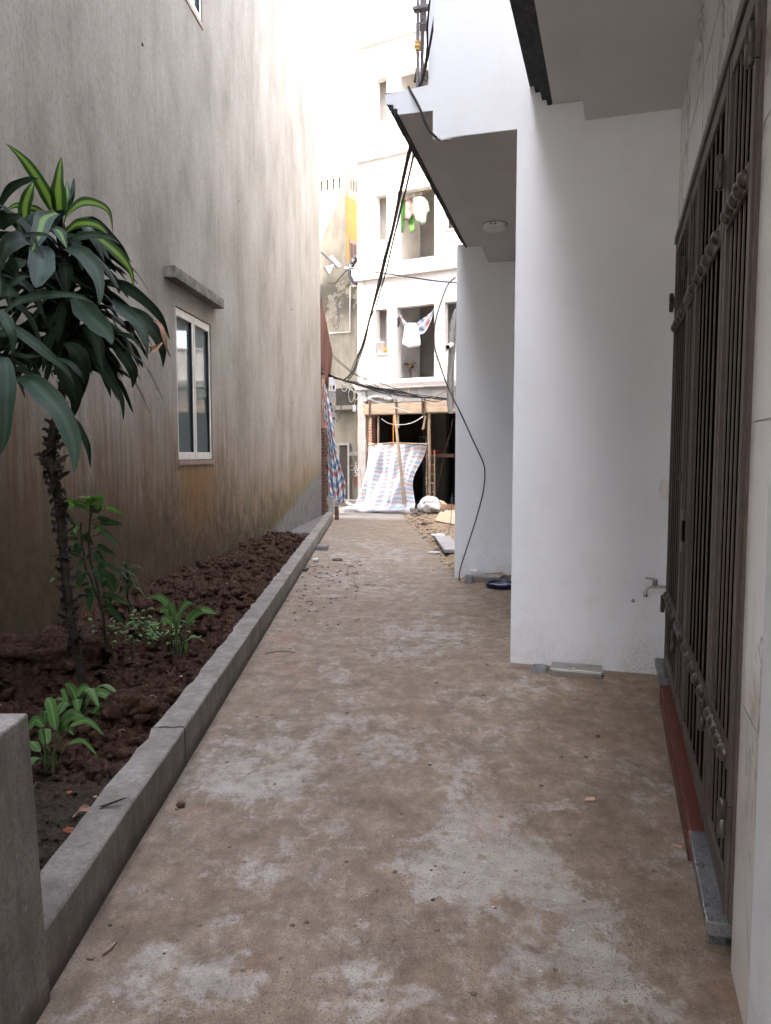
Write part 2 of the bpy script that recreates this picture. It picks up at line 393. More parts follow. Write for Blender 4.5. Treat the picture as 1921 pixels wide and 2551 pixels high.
def m_marble():
    t = MT('marble_tile', .18, 0, .5)
    v = t.vec((1,1,.62), (.5,.3,.2))
    d = t.noise(2.6, 8, .60, v, .8)
    vein = t.ramp(d, [(.47, 0), (.497, 1), (.505, 1), (.53, 0)])
    soft = t.ramp(t.noise(1.6, 5, .6, v, .8), [(.45, 0), (.7, 1)])
    msk = t.ramp(t.noise(2.2, 3, .5, t.vec((1,1,.4), loc=(4,2,1))), [(.42, 0), (.62, 1)])
    c = t.mix(t.ma('MULTIPLY', soft, .5), (.82,.82,.80), (.72,.71,.68))
    vc = t.mix(t.ramp(t.noise(2, 2, .5), [(.4, 0), (.6, 1)]), (.33,.24,.16), (.27,.27,.27))
    c = t.mix(t.ma('MULTIPLY', t.ma('MULTIPLY', vein, msk), .95), c, vc)
    t.col(c); t.bump(t.noise(3, 2, .5), .03, .01); return t.m

def m_leaf(name, edge, mid, mw=.12, rough=.42, spec=.45, trans=.12):
    rough += .06; spec *= .62
    t = MT(name, rough, 0, spec, 'UV')
    u, v, _ = t.xyz()
    a = t.ma('ABSOLUTE', t.ma('SUBTRACT', u, .5))
    streak = t.noise(7, 4, .6, t.vec((9,.35,1)))
    a2 = t.ma('ADD', a, t.ma('MULTIPLY', streak, -.08))
    m = t.mr(a2, mw+.03, mw-.06)
    e = t.mix(t.ramp(streak, [(.4, 0), (.62, 1)]), tuple(k*.7 for k in edge), edge)
    c = t.mix(m, e, mid)
    rib = t.mr(a, .022, .008)
    c = t.mix(t.ma('MULTIPLY', rib, .35), c, tuple(min(1, k*1.8+.02) for k in mid))
    rim = t.mr(a, .475, .5)
    c = t.mix(t.ma('MULTIPLY', rim, .5), c, (.12,.17,.08))
    sp = t.ramp(t.noise(60, 2, .5, t.vec((1,4,1))), [(.70, 0), (.74, 1)])
    c = t.mix(t.ma('MULTIPLY', sp, .35), c, (.25,.27,.22))
    t.col(c); t.bump(t.noise(10, 3, .6, t.vec((14,.25,1))), .5, .006)
    tr = t.n('ShaderNodeBsdfTranslucent'); t.L(c, tr.inputs[0])
    mx = t.n('ShaderNodeMixShader'); mx.inputs[0].default_value = trans
    o = [n for n in t.t.nodes if n.type == 'OUTPUT_MATERIAL'][0]
    t.L(t.b.outputs[0], mx.inputs[1]); t.L(tr.outputs[0], mx.inputs[2]); t.L(mx.outputs[0], o.inputs[0])
    return t.m

def m_tarp(name, n, rot=False, fade=1.0):
    t = MT(name, .45, 0, .4, 'UV')
    u, v, _ = t.xyz()
    q = t.ma('ADD', u if rot else v, t.ma('MULTIPLY', t.noise(1.6, 2, .5), .16))
    if not rot: q = t.ma('ADD', q, t.ma('MULTIPLY', t.ma('SINE', t.ma('MULTIPLY', u, 5.5)), -.045))
    s = t.ma('FRACT', t.ma('MULTIPLY', q, n))
    W = (.70,.72,.74); Bc = (.10,.25,.46); Rc = (.46,.14,.13); Lb = (.42,.58,.70)
    if fade < 1: Bc = tuple(a*fade+b*(1-fade) for a, b in zip(Bc, W)); Rc = tuple(a*fade+b*(1-fade) for a, b in zip(Rc, W))
    c = t.ramp(s, [(0, W), (.16, Bc), (.40, W), (.58, Rc), (.82, Lb if fade == 1 else W)], 'CONSTANT')
    c = t.mix(t.ma('MULTIPLY', t.ramp(t.noise(6, 5, .6, t.vec((3,3,1))), [(.45, 0), (.7, 1)]), .25), c, (.36,.33,.28))
    t.col(c); t.bump(t.noise(14, 5, .6, t.vec((2,2,1))), .6, .01)
    tr = t.n('ShaderNodeBsdfTranslucent'); t.L(c, tr.inputs[0]); mx = t.n('ShaderNodeMixShader'); mx.inputs[0].default_value = .25
    o = [q for q in t.t.nodes if q.type == 'OUTPUT_MATERIAL'][0]
    t.L(t.b.outputs[0], mx.inputs[1]); t.L(tr.outputs[0], mx.inputs[2]); t.L(mx.outputs[0], o.inputs[0])
    return t.m

def m_brick(name='raw_brick', sc_=1.0, dark=1.0, swap=False):
    t = MT(name, .9, 0, .1)
    b = t.n('ShaderNodeTexBrick'); v = t.vec((sc_, sc_, sc_), (R(90), 0, 0)) if not swap else t.vec((sc_, sc_, sc_), (R(90), 0, R(90)))
    t.L(v, b.inputs[0]); b.inputs['Scale'].default_value = 1
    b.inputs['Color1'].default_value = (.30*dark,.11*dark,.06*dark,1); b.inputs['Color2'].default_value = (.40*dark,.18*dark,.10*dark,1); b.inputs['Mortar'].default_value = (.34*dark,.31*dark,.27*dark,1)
    b.inputs['Brick Width'].default_value = .22; b.inputs['Row Height'].default_value = .075; b.inputs['Mortar Size'].default_value = .01
    c = t.mix(t.ramp(t.noise(9, 5, .7), [(.4, 0), (.7, .7)]), b.outputs[0], (.28*dark,.22*dark,.17*dark))
    t.col(c); t.bump(t.noise(20, 6, .7), .6, .02); return t.m

def m_old():
    t = MT('mouldy_render', .95, 0, .1)
    x, y, z = t.xyz()
    c = t.ramp(t.noise(1.2, 7, .65, t.vec((1,1,.5))), [(.3, (.17,.16,.13)), (.55, (.27,.255,.215)), (.75, (.34,.32,.28))])
    st = t.ramp(t.noise(4, 7, .75, t.vec((1,1,.22))), [(.48, 0), (.66, 1)])
    c = t.mix(t.ma('MULTIPLY', st, .55), c, (.14,.135,.11))
    band = t.ma('MULTIPLY', t.mr(z, 5.6, 6.4), t.mr(z, 7.6, 6.9))
    c = t.mix(t.ma('MULTIPLY', band, t.ramp(t.noise(2.2, 6, .7), [(.45, 0), (.52, .85)])), c, (.06,.06,.05))
    lo = t.mr(t.ma('ADD', z, t.ma('MULTIPLY', t.noise(1.4, 6, .7), -1.4)), 1.2, -.2)
    c = t.mix(t.ma('MULTIPLY', lo, .6), c, (.12,.115,.10))
    t.col(c); t.bump(t.noise(16, 7, .7), .6, .02); return t.m

def m_granite(name, a, b, rough=.25):
    t = MT(name, rough, 0, .5)
    c = t.ramp(t.noise(120, 4, .8), [(.4, a), (.62, b)])
    d = t.ramp(t.noise(6, 6, .7), [(.52, 0), (.72, 1)])
    t.col(t.mix(t.ma('MULTIPLY', d, .35), c, (.30,.28,.26))); t.rgh(t.ramp(t.noise(10, 5, .7), [(.35, .2), (.7, .6)])); t.bump(t.noise(90, 3, .7), .15, .002); return t.m

def m_kerb():
    t = MT('dirty_kerb_cement', .9, 0, .2); x, y, z = t.xyz()
    c = t.ramp(t.noise(4, 7, .7), [(.34, (.165,.152,.132)), (.5, (.225,.212,.19)), (.66, (.285,.272,.25))])
    st = t.ramp(t.noise(15, 5, .7, t.vec((1,1,.12))), [(.45, 0), (.62, 1)])
    c = t.mix(t.ma('MULTIPLY', st, .35), c, (.09,.075,.055))
    gr = t.ramp(t.noise(70, 4, .8), [(.38, 1), (.52, 0)]); c = t.mix(t.ma('MULTIPLY', gr, .45), c, (.09,.082,.07))
    wf = t.ramp(t.noise(26, 4, .7, t.vec((1,1,1), loc=(3,3,3))), [(.66, 0), (.70, 1)]); c = t.mix(t.ma('MULTIPLY', wf, .5), c, (.50,.49,.47))
    ft = t.mr(t.ma('ADD', z, t.ma('MULTIPLY', t.noise(9, 5, .7), -.12)), .03, -.06); c = t.mix(t.ma('MULTIPLY', ft, .8), c, (.055,.042,.03))
    t.col(c); t.bump(t.ma('ADD', t.noise(8, 6, .7), t.ma('MULTIPLY', t.noise(80, 4, .7), .5)), .7, .010); return t.m
M = {}
M['left'] = m_left(); M['white'] = m_white(); M['ground'] = m_ground(); M['soil'] = m_soil(); M['marble'] = m_marble()
M['soffit'] = simple('painted_soffit', (.62,.62,.61), (.56,.56,.555), .8, 1.2, bump=.1, bs=40)
M['offwhite'] = simple('sunlit_white_paint', (.60,.57,.54), (.55,.52,.49), .8, 2)
M['mossy'] = simple('lichened_cement', (.20,.185,.155), (.085,.08,.062), .95, 9, bump=.7, bs=50, bd=.01)
M['kerb'] = m_kerb()
M['cement'] = simple('cement_render', (.33,.32,.305), (.22,.215,.205), .9, 4, bump=.4, bs=50, bd=.006)
M['cement2'] = simple('smooth_cement', (.36,.355,.345), (.27,.262,.25), .85, 5, bump=.35, bs=70, bd=.004)
M['darktrim'] = simple('bare_cement_trim', (.075,.08,.088), (.035,.038,.042), .85, 14, bump=.6, bs=60, bd=.01)
M['gate'] = simple('brown_painted_steel', (.090,.073,.066), (.072,.058,.052), .5, 20, 0, .25, .05)
M['gatecast'] = simple('cast_brown_steel', (.060,.048,.043), (.045,.036,.032), .33, 20, 0, .5, .0)
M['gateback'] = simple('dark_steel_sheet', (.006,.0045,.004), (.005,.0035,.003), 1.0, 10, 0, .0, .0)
M['gran'] = m_granite('grey_granite', (.045,.048,.052), (.16,.165,.17))
M['red'] = simple('red_stone', (.115,.030,.020), (.07,.02,.014), .45, 14, bump=.1)
M['old'] = m_old()
M['yellow'] = simple('yellow_paint', (.37,.21,.06), (.33,.185,.05), .8, 2)
M['wood'] = simple('raw_timber', (.34,.26,.18), (.20,.14,.09), .8, 9, stretch=(6,6,.6), bump=.3, bs=30)
M['plank'] = simple('formwork_board', (.40,.31,.22), (.27,.20,.14), .8, 5, stretch=(.6,4,4), bump=.3, bs=30)
M['darkwood'] = simple('dark_timber', (.12,.07,.045), (.07,.04,.028), .8, 9, bump=.3, bs=30)
M['brownp'] = simple('brown_shutter_paint', (.26,.18,.15), (.20,.14,.115), .6, 10)
M['black'] = simple('black_rubber', (.018,.018,.02), (.012,.012,.013), .5, 10, bump=0)
M['wire'] = simple('black_cable', (.028,.026,.03), (.018,.017,.02), .5, 10, bump=0)
M['greywire'] = simple('grey_cable', (.10,.10,.105), (.08,.08,.085), .5, 10, bump=0)
M['whitewire'] = simple('white_cable', (.62,.60,.56), (.5,.48,.45), .5, 10, bump=0)
M['yelwire'] = simple('yellow_cable', (.60,.42,.16), (.5,.34,.12), .5, 10, bump=0)
M['pvc'] = simple('white_plastic', (.72,.72,.71), (.66,.66,.65), .4, 10, bump=0)
M['steel'] = simple('brushed_steel', (.42,.41,.39), (.33,.32,.30), .32, 14, .9, .5, .05)
M['greypipe'] = simple('grey_pvc_pipe', (.20,.21,.22), (.15,.155,.16), .5, 12, bump=.1)
M['bluelid'] = simple('navy_plastic', (.012,.014,.075), (.009,.011,.055), .3, 8, bump=0)
M['upvc'] = simple('window_upvc', (.62,.60,.56), (.50,.47,.42), .5, 6, stretch=(3,3,.5), bump=.05)
M['rust'] = simple('rusty_sheet', (.14,.060,.042), (.075,.034,.026), .75, 4, stretch=(1,1,.3), bump=.4, bs=30)
M['brick'] = m_brick(); M['bricky'] = m_brick('brick_side', 1, 1.0, True); M['brickdark'] = m_brick('dark_brick', 1, .32)  # the last is the same brick in a darker tone
M['tarp'] = m_tarp('striped_tarpaulin', 7, False, .85); M['tarpf'] = m_tarp('faded_striped_tarpaulin', 8, False, .42); M['hamm'] = m_tarp('striped_cloth', 4, True, .7)
M['old_in'] = simple('bare_room_render', (.62,.58,.53), (.50,.47,.43), .95, 2, bump=.3)
M['dark_in'] = simple('dark_room_render', (.055,.045,.040), (.03,.026,.024), .95, 2, bump=.3)  # shade of the dark interiors put into the render colour
M['gold'] = simple('gold_paint', (.62,.40,.14), (.5,.32,.1), .35, 10, .6)
M['railgrey'] = simple('grey_painted_iron', (.20,.19,.20), (.16,.15,.16), .5, 10)
M['card'] = simple('cardboard', (.52,.38,.26), (.44,.31,.21), .9, 3)
M['sack'] = simple('plastic_sack', (.66,.67,.66), (.48,.49,.49), .4, 5, bump=.6, bs=12, bd=.02)
M['sand'] = simple('building_sand', (.34,.26,.17), (.19,.135,.085), .95, 9, bump=.8, bs=60, bd=.02)
M['rubble'] = simple('broken_rubble', (.26,.22,.18), (.08,.065,.055), .95, 30, bump=.6)
M['terr'] = simple('clay_fragment', (.36,.14,.07), (.25,.09,.05), .9, 12)
M['dryleaf'] = simple('dry_leaf', (.30,.19,.12), (.20,.11,.07), .8, 14)
M['bark'] = simple('dracaena_bark', (.040,.030,.024), (.018,.014,.011), .9, 16, stretch=(1,1,3), bump=.8, bs=40, bd=.01)
M['stem'] = simple('green_brown_stem', (.045,.038,.024), (.025,.022,.014), .8, 16, bump=.4)
M['petiole'] = simple('leaf_stalk', (.07,.10,.035), (.05,.07,.025), .6, 16, bump=0)
M['lf_v'] = m_leaf('young_striped_leaf', (.028,.080,.014), (.155,.26,.040), .17, .40, .45, .30)
M['lf_g'] = m_leaf('glossy_leaf', (.017,.042,.024), (.026,.060,.033), .10, .36, .6, .10)
M['lf_gv'] = m_leaf('striped_glossy_leaf', (.030,.062,.042), (.15,.26,.06), .13, .38, .6, .15)
M['lf_d'] = m_leaf('shaded_leaf', (.006,.018,.006), (.010,.028,.008), .08, .45, .35, .10)  # leaf copy with the shade inside the crown put into its colour
M['lf_l'] = m_leaf('lily_leaf', (.10,.21,.055), (.15,.28,.08), .06, .38, .5, .28)
M['lf_s'] = m_leaf('sapling_leaf', (.030,.075,.022), (.045,.10,.03), .05, .42, .45, .22)
M['lf_sb'] = m_leaf('sapling_young_leaf', (.10,.24,.035), (.15,.30,.06), .05, .42, .45, .30)
def m_glass():
    t = MT('window_glass', .04, 0, .8); t.col((.13,.16,.155)); t.b.inputs['IOR'].default_value = 1.7
    t.bump(t.noise(1.6, 2, .5), .05, .01); return t.m
M['glass'] = m_glass()
t_ = MT('lamp_diffuser', .5); t_.col((.72,.72,.70)); M['diff'] = t_.m
M['green'] = simple('green_cloth', (.08,.24,.035), (.06,.18,.025), .8, 5); M['pink'] = simple('pale_pink_cloth', (.19,.125,.105), (.12,.075,.065), .85, 9)
M['paleg'] = simple('pale_green_cloth', (.125,.155,.115), (.09,.115,.08), .85, 5); M['whitec'] = simple('white_cloth', (.62,.62,.62), (.52,.52,.54), .85, 5)
M['darkc'] = simple('dark_cloth', (.03,.03,.035), (.02,.02,.025), .9, 5)
M['louv'] = simple('green_louvre_paint', (.10,.20,.13), (.07,.15,.10), .6, 8)
M['redp'] = simple('red_plastic', (.45,.03,.025), (.38,.025,.02), .4, 6, bump=0)
M['orange'] = simple('orange_plastic', (.75,.30,.03), (.65,.25,.03), .4, 6, bump=0)
M['street'] = simple('dusty_street_concrete', (.27,.245,.215), (.21,.19,.165), .9, 3, bump=.3)
M['conduit'] = simple('taped_hose', (.30,.29,.28), (.22,.21,.205), .7, 12, bump=.3)
M['signd'] = simple('sign_grey_plastic', (.030,.028,.040), (.025,.023,.033), .5, 5); M['signb'] = simple('sign_beige', (.25,.18,.14), (.22,.16,.12), .6, 5)
M['paintw'] = simple('stencil_paint', (.62,.61,.58), (.5,.49,.46), .8, 20)
M['redstain'] = simple('dried_red_paint', (.22,.06,.045), (.16,.04,.03), .8, 20)

exec_parts = []
# ================================================================== GROUND
def flat(poly, z): return [(x, y, z) for x, y in poly]
o = MB().add([(-150,-150,-.012),(150,-150,-.012),(150,200,-.012),(-150,200,-.012)], [(0,1,2,3)]).build('ground', M['street']); tag(o, kind='structure')
o = MB().add([(-2.2,-6,0),(5.5,-6,0),(5.5,6.5,0),(4,16.9,0),(-1.6,17.0,0),(-2.2,12,0)], [(0,1,2,3,4,5)]).build('alley_path', M['ground']); tag(o, kind='structure')
o = MB().add([(-12,16.6,-.004),(12,16.6,-.004),(12,26,-.004),(-12,26,-.004)], [(0,1,2,3)]).build('street', M['street']); tag(o, kind='structure')

def wallx(Y): return -1.466 + .0805*(Y-17)
def kerbx(Y): return -.963 - .0167*(Y-3.47)
# soil bed
def soilz(X, Y):
    k = kerbx(Y) - .14; wl = wallx(Y); t = max(0, min(1, (k - X) / max(.05, k - wl)))
    near = max(0, min(1, (Y-2.9)/.7)); farf = max(0, min(1, (12.6-Y)/1.0))
    b = .10 + .05*near*(1-t) + .17*t*near*farf - .01
    n1 = noise.fractal(Vector((X*3.2, Y*2.6, 1.7)), .8, 2, 4)
    vr = noise.voronoi(Vector((X*9, Y*7.5, 2.3)))[0]; vr2 = noise.voronoi(Vector((X*24, Y*20, 5.3)))[0]
    amp = near*farf
    z_f = noise.fractal(Vector((X*15, Y*11, 3.1)), .6, 2.1, 5)*.034*(.25+.75*amp) + abs(noise.noise(Vector((X*42, Y*34, .7))))*.024
    z = b + n1*.05*amp + (.30 - vr[0])*.085*amp + (.3-vr2[0])*.075*(.35+.65*amp) + z_f
    z += .14*math.exp(-((X+2.1)**2/.10 + (Y-4.45)**2/.05))*near          # heap left of the trunk
    z += .10*math.exp(-((X+1.30)**2/.02 + (Y-3.72)**2/.03))
    z -= .20*math.exp(-((X+1.95)**2/.09 + (Y-4.02)**2/.022))             # hollow in front of it
    z += .07*math.exp(-((X+1.50)**2/.03 + (Y-11.2)**2/.5))
    z -= .05*max(0, 1-near)*t
    e = min(1, t/.06); return z*e + .13*(1-e) if t < .06 else z
Ys = [1.9]; 
while Ys[-1] < 17.0: Ys.append(Ys[-1] + .0062*max(1.6, Ys[-1]*.55))
Vv = []; NX = 100
for Y in Ys:
    k = kerbx(Y) - .10; wl = min(wallx(Y) - .02, k-.02)
    for i in range(NX+1):
        X = k + (wl-k)*i/NX; Vv.append((X, Y, soilz(X, Y)))
o = MB().add(Vv, [(j*(NX+1)+i+1, j*(NX+1)+i, (j+1)*(NX+1)+i, (j+1)*(NX+1)+i+1) for j in range(len(Ys)-1) for i in range(NX)], True).build('soil', M['soil'])
tag(o, kind='structure')
cl = MB()
for i in range(3000):
    Y = 3.1 + 9.5*random.random()**1.5; t = random.random(); k = kerbx(Y)-.15; X = k + (wallx(Y)+.02-k)*t
    r = random.choice((.006,.009,.012,.016,.022,.032,.045)) * (1 if Y > 4 else .8)
    cl.ball((X, Y, soilz(X, Y)+r*.2), r, 2 if r > .015 else 1, (1+random.random()*.5, 1, .75), .75, 2.2, i)
for i in range(420):
    Y = 2.1 + 1.2*random.random(); k = kerbx(Y)-.15; X = k - .9*random.random()
    r = random.choice((.003,.005,.008,.012)); cl.ball((X, Y, soilz(X, Y)+r*.3), r, 1, (1.3,1,.8), .4, 1.3, i)
cl.ball((-1.30,3.66,.22), .105, 4, (1.25,.8,.75), .45, 1.6, 3); cl.ball((-2.02,4.42,.30), .20, 4, (1.8,.8,.6), .4, 1.8, 9)
o = cl.build('soil_clods', M['soil']); tag(o, 'loose dark red clods and crumbs of turned soil in the planter bed', 'soil clods', kind='stuff')

# sand and rubble strip on the right of the path, beyond the second white wall
E1 = [gz(*p) for p in ((1150,1455),(1120,1430),(1100,1402),(1082,1372),(1060,1348),(1040,1325),(1014,1300),(1008,1286),(1000,1276))]
def sandz(X, Y):
    # distance to the right of the concrete edge
    for a, b in zip(E1, E1[1:]):
        if a.y <= Y <= b.y:
            ex = a.x + (b.x-a.x)*(Y-a.y)/(b.y-a.y); break
    else: ex = E1[0].x if Y < E1[0].y else E1[-1].x
    d = X - ex
    n_ = noise.fractal(Vector((X*3, Y*2, 4)), .8, 2, 4)
    return max(-.03, min(.10, d*.22)) + n_*.03 + noise.fractal(Vector((X*12, Y*8, 1)), .8, 2, 3)*.012 - .012
o = MB().grid(lambda u, v: ((-.1+4.2*u), 8.6 + 10.6*v, sandz(-.1+4.2*u, 8.6+10.6*v)), 110, 200).build('sand', M['sand']); tag(o, kind='structure')
rb = MB()
for i in range(520):
    Y = 9.0 + 10*random.random()**1.2; ex = .62
    for a, b in zip(E1, E1[1:]):
        if a.y <= Y <= b.y: ex = a.x + (b.x-a.x)*(Y-a.y)/(b.y-a.y)
    X = ex + abs(random.gauss(0, .28)); r = random.choice((.006,.008,.011,.015,.022))
    rb.ball((X, Y, max(0, sandz(X, Y))+r*.15), r, 1, (random.uniform(.8,2.4),random.uniform(.6,1.3),.55), .9, 2.5, i)
o = rb.build('rubble', M['rubble']); tag(o, 'small broken rubble and grit along the edge of the sand strip', 'rubble', kind='stuff')

# ================================================================== PLANTER WALL (kerb) AND PIER
kb = thing('planter_wall', 'low grey cement wall edging the soil bed along the path, cracked once', 'low wall', I4, (kerbx(9), 9, 0))
def kerbseg(Y0, Y1, x_off=0):
    m = MB(); n = max(3, int((Y1-Y0)/.12)); V = []; Fc = []
    for i in range(n+1):
        Y = Y0+(Y1-Y0)*i/n; X = kerbx(Y)+x_off + .004*noise.noise(Vector((Y*1.7, 0, 3))); zt = .196 + .003*noise.noise(Vector((Y*1.1, 2, 0)))
        ir = .022*noise.fractal(Vector((Y*7, 1, 0)), .7, 2, 4) + (.02*max(0, noise.noise(Vector((Y*2, 7, 0)))))
        V += [(X, Y, -.02), (X, Y, zt-.008), (X-.006, Y, zt), (X-.145+ir, Y, zt-.003), (X-.15+ir, Y, zt-.03), (X-.17, Y, -.02)]
    for i in range(n):
        for k in range(5): a = i*6+k; Fc.append((a, a+6, a+7, a+1))
    m.add(V, Fc); m.add([V[k] for k in range(6)], [(0,1,2,3,4,5)]); m.add([V[n*6+k] for k in range(6)], [(5,4,3,2,1,0)])
    return m
kerbseg(1.94, 3.462).build('near_section', M['kerb'], kb); kerbseg(3.47, 16.75).build('far_section', M['kerb'], kb)
cr = MB(); 
cr.tube([(kerbx(3.466)+.001, 3.463+.004*math.sin(i*2.1), .0+.024*i) for i in range(9)], .0035, 5)
cr.tube([(kerbx(3.466)-.02*i, 3.463+.006*math.sin(i*1.7), .197) for i in range(7)], .003, 5)
cr.build('crack', M['darktrim'], kb)
pr = thing('cement_pier', 'waist high grey cement wall end at the near corner of the planter', 'low wall', I4, (-1.4, 1.2, 0))
P = [(-3.2,-.8),(-.918,-.8),(-.918,1.915),(-.925,1.94),(-3.2,1.94)]
MB().hexa([(-3.2,-.8,-.02),(-.92,-.8,-.02),(-.922,1.94,-.02),(-3.2,1.94,-.02),(-3.2,-.8,.81),(-.935,-.8,.81),(-.955,1.94,.81),(-3.2,1.94,.81)]).build('wall', M['kerb'], pr, bevel=.008)

# ================================================================== LEFT HOUSE (LEFT frame: x>0 = into the alley)
lh = thing('left_house', 'tall house with a weather stained cream plaster side wall along the planter', 'house', LEFT, (0, 0, 0))
def wallgrid(x0, x1, a0, a1, z0, z1, holes, along=1):
    """solid wall with rectangular openings; a = coordinate along"""
    As = sorted({a0, a1, *[h[0] for h in holes], *[h[1] for h in holes]}); Zs = sorted({z0, z1, *[h[2] for h in holes], *[h[3] for h in holes]})
    m = MB(); solid = {}
    for i in range(len(As)-1):
        for j in range(len(Zs)-1):
            ca, cz = (As[i]+As[i+1])/2, (Zs[j]+Zs[j+1])/2
            solid[i, j] = not any(h[0] < ca < h[1] and h[2] < cz < h[3] for h in holes)
    def P(x, a, z): return (x, a, z) if along == 1 else (a, x, z)
    S = lambda i, j: solid.get((i, j), False)
    for (i, j), s_ in solid.items():
        if not s_: continue
        A0, A1, Z0, Z1 = As[i], As[i+1], Zs[j], Zs[j+1]
        m.add([P(x1,A0,Z0),P(x1,A1,Z0),P(x1,A1,Z1),P(x1,A0,Z1)], [(0,1,2,3)]); m.add([P(x0,A0,Z0),P(x0,A1,Z0),P(x0,A1,Z1),P(x0,A0,Z1)], [(3,2,1,0)])
        if not S(i-1, j): m.add([P(x0,A0,Z0),P(x1,A0,Z0),P(x1,A0,Z1),P(x0,A0,Z1)], [(0,1,2,3)])
        if not S(i+1, j): m.add([P(x0,A1,Z0),P(x1,A1,Z0),P(x1,A1,Z1),P(x0,A1,Z1)], [(3,2,1,0)])
        if not S(i, j-1): m.add([P(x0,A0,Z0),P(x1,A0,Z0),P(x1,A1,Z0),P(x0,A1,Z0)], [(3,2,1,0)])
        if not S(i, j+1): m.add([P(x0,A0,Z1),P(x1,A0,Z1),P(x1,A1,Z1),P(x0,A1,Z1)], [(0,1,2,3)])
    return m
HL = 13.2
W1 = (-9.12, -7.95, 1.43, 3.05); W2 = (-9.35, -8.05, 6.43, 8.0)
m = wallgrid(-.22, 0, -20.5, 0, -.1, HL, [W1, W2])
wl = m.build('wall', M['left'], lh)
for p in wl.data.vertices: p.co.x += 0
MB().box((-9,-20.5,-.1),(-.225,-.0,HL-.3)).build('house_body', M['cement'], lh)
MB().box((-9.1,-20.6,HL),(.12,.1,HL+.25)).build('roof_slab', M['cement'], lh, bevel=.02)
def left_window(y0, y1, z0, z1, sill=True):
    fr = MB(); xo = -.012; xi = -.07
    mid = y0 + (y1-y0)*.5
    f = .05
    for a, b in ((y0, mid), (mid, y1)):
        s_ = .055
        fr.box((xi, a+.006, z0+.006), (xo, a+s_, z1-.006)); fr.box((xi, b-s_, z0+.006), (xo, b-.006, z1-.006))
        fr.box((xi+.001, a+s_, z0+.008), (xo-.001, b-s_, z0+.09)); fr.box((xi+.001, a+s_, z1-.09), (xo-.001, b-s_, z1-.008))
    o = fr.build('window', M['upvc'], lh, bevel=.004)
    g = MB()
    for a, b in ((y0, mid), (mid, y1)): g.box((-.052, a+.05, z0+.08), (-.044, b-.05, z1-.08))
    g.build('pane', M['glass'], o)
    k = MB()
    for a, b in ((y0, mid), (mid, y1)):
        k.box((-.043, a+.055, z0+.09), (-.016, a+.061, z1-.09)); k.box((-.043, b-.061, z0+.09), (-.016, b-.055, z1-.09))
    k.build('gasket', M['black'], o)
    if sill: MB().box((-.10, y0-.01, z0-.05), (.012, y1+.01, z0-.001)).build('sill', M['brownp'], o)
    return o
left_window(*W1); left_window(*W2)
MB().box((-.05,-9.42,3.27),(.115,-7.76,3.385)).build('window_canopy', M['mossy'], lh, bevel=.006)
for px, py, sz in ((726,771,.022),(728,1003,.02),(354,111,.025),(594,500,.010)):
    q = inplane(LEFT, px, py, 0, 0); MB().lathe([(0,.012),(sz*.6,.01),(sz*.7,-.003)], (0, q.y, q.z), 8, 'x').build('wall_bolt', M['rust'], lh)

# ================================================================== RIGHT ROW (ROW frame: x towards house, y along alley away)
# --- near house with the gate
nh = thing('tiled_house', 'house on the right clad in veined marble tile round a brown gate, overhanging storey above', 'house', ROW, (1.6, -3, 0))
GX = 1.045
S0, S1 = -3.02, -.13; GT = 2.87; GB = .13
m = wallgrid(GX, GX+.18, -3.36, -.001, -.05, 3.705, [(S0, S1, GB-.3, GT)])
m.build('tiled_wall', M['marble'], nh, bevel=.004)
JT = []
for zz in (.80, 1.585, 2.37): JT += [((GX-.0015, -3.355, zz), (GX+.01, S0-.005, zz+.003)), ((GX-.0015, S1+.005, zz), (GX+.01, -.006, zz+.003))]
JT += [((GX-.0015, -3.355, 3.28), (GX+.01, -.006, 3.283))] + [((GX-.0012, yy, GT+.01), (GX+.01, yy+.003, 3.27)) for yy in (-2.2, -1.4, -.6)]
for a_, b_ in JT: MB().box(a_, b_).build('tile_joint', M['cement2'], nh)
MB().box((GX-.012,-8,-.05),(GX+.2,-3.362,3.84)).build('plaster_wall', M['white'], nh, bevel=.004)
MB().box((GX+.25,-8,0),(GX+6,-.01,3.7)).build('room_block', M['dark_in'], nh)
# soffit, beam, upper storeys
MB().box((.445,-8,3.71),(7,-.003,3.86)).build('soffit_beam', M['soffit'], nh)
MB().box((.235,-8,3.84),(.444,-.003,3.99)).build('soffit_strip', M['soffit'], nh)
m = MB().prism([(.08,-8,3.975),(.08,-8,4.12),(.4,-8,4.12),(.4,-8,3.992),(.232,-8,3.992),(.232,-8,3.838),(.20,-8,3.838),(.20,-8,3.875),(.165,-8,3.875),(.165,-8,3.93),(.12,-8,3.93),(.12,-8,3.975)], (0,7.996,0))
m.build('drip_moulding', M['darktrim'], nh)
MB().box((.20,-8,4.121),(7,-.003,12.2)).build('upper_wall', M['white'], nh)
# threshold
MB().box((.978,-3.0,.075),(GX+.04,-2.44,.120)).build('threshold_slab', M['gran'], nh, bevel=.004)
MB().box((.980,-.62,.075),(GX+.04,-.02,.122)).build('threshold_slab', M['gran'], nh, bevel=.004)
MB().box((.986,-2.438,.08),(GX+.04,-.622,.112)).build('red_threshold', M['red'], nh, bevel=.003)
MB().box((.979,-2.44,-.02),(.994,-.62,.079)).build('red_riser', M['red'], nh)
MB().box((.996,-2.92,-.03),(GX,-.02,.0745)).build('riser', M['gran'], nh)
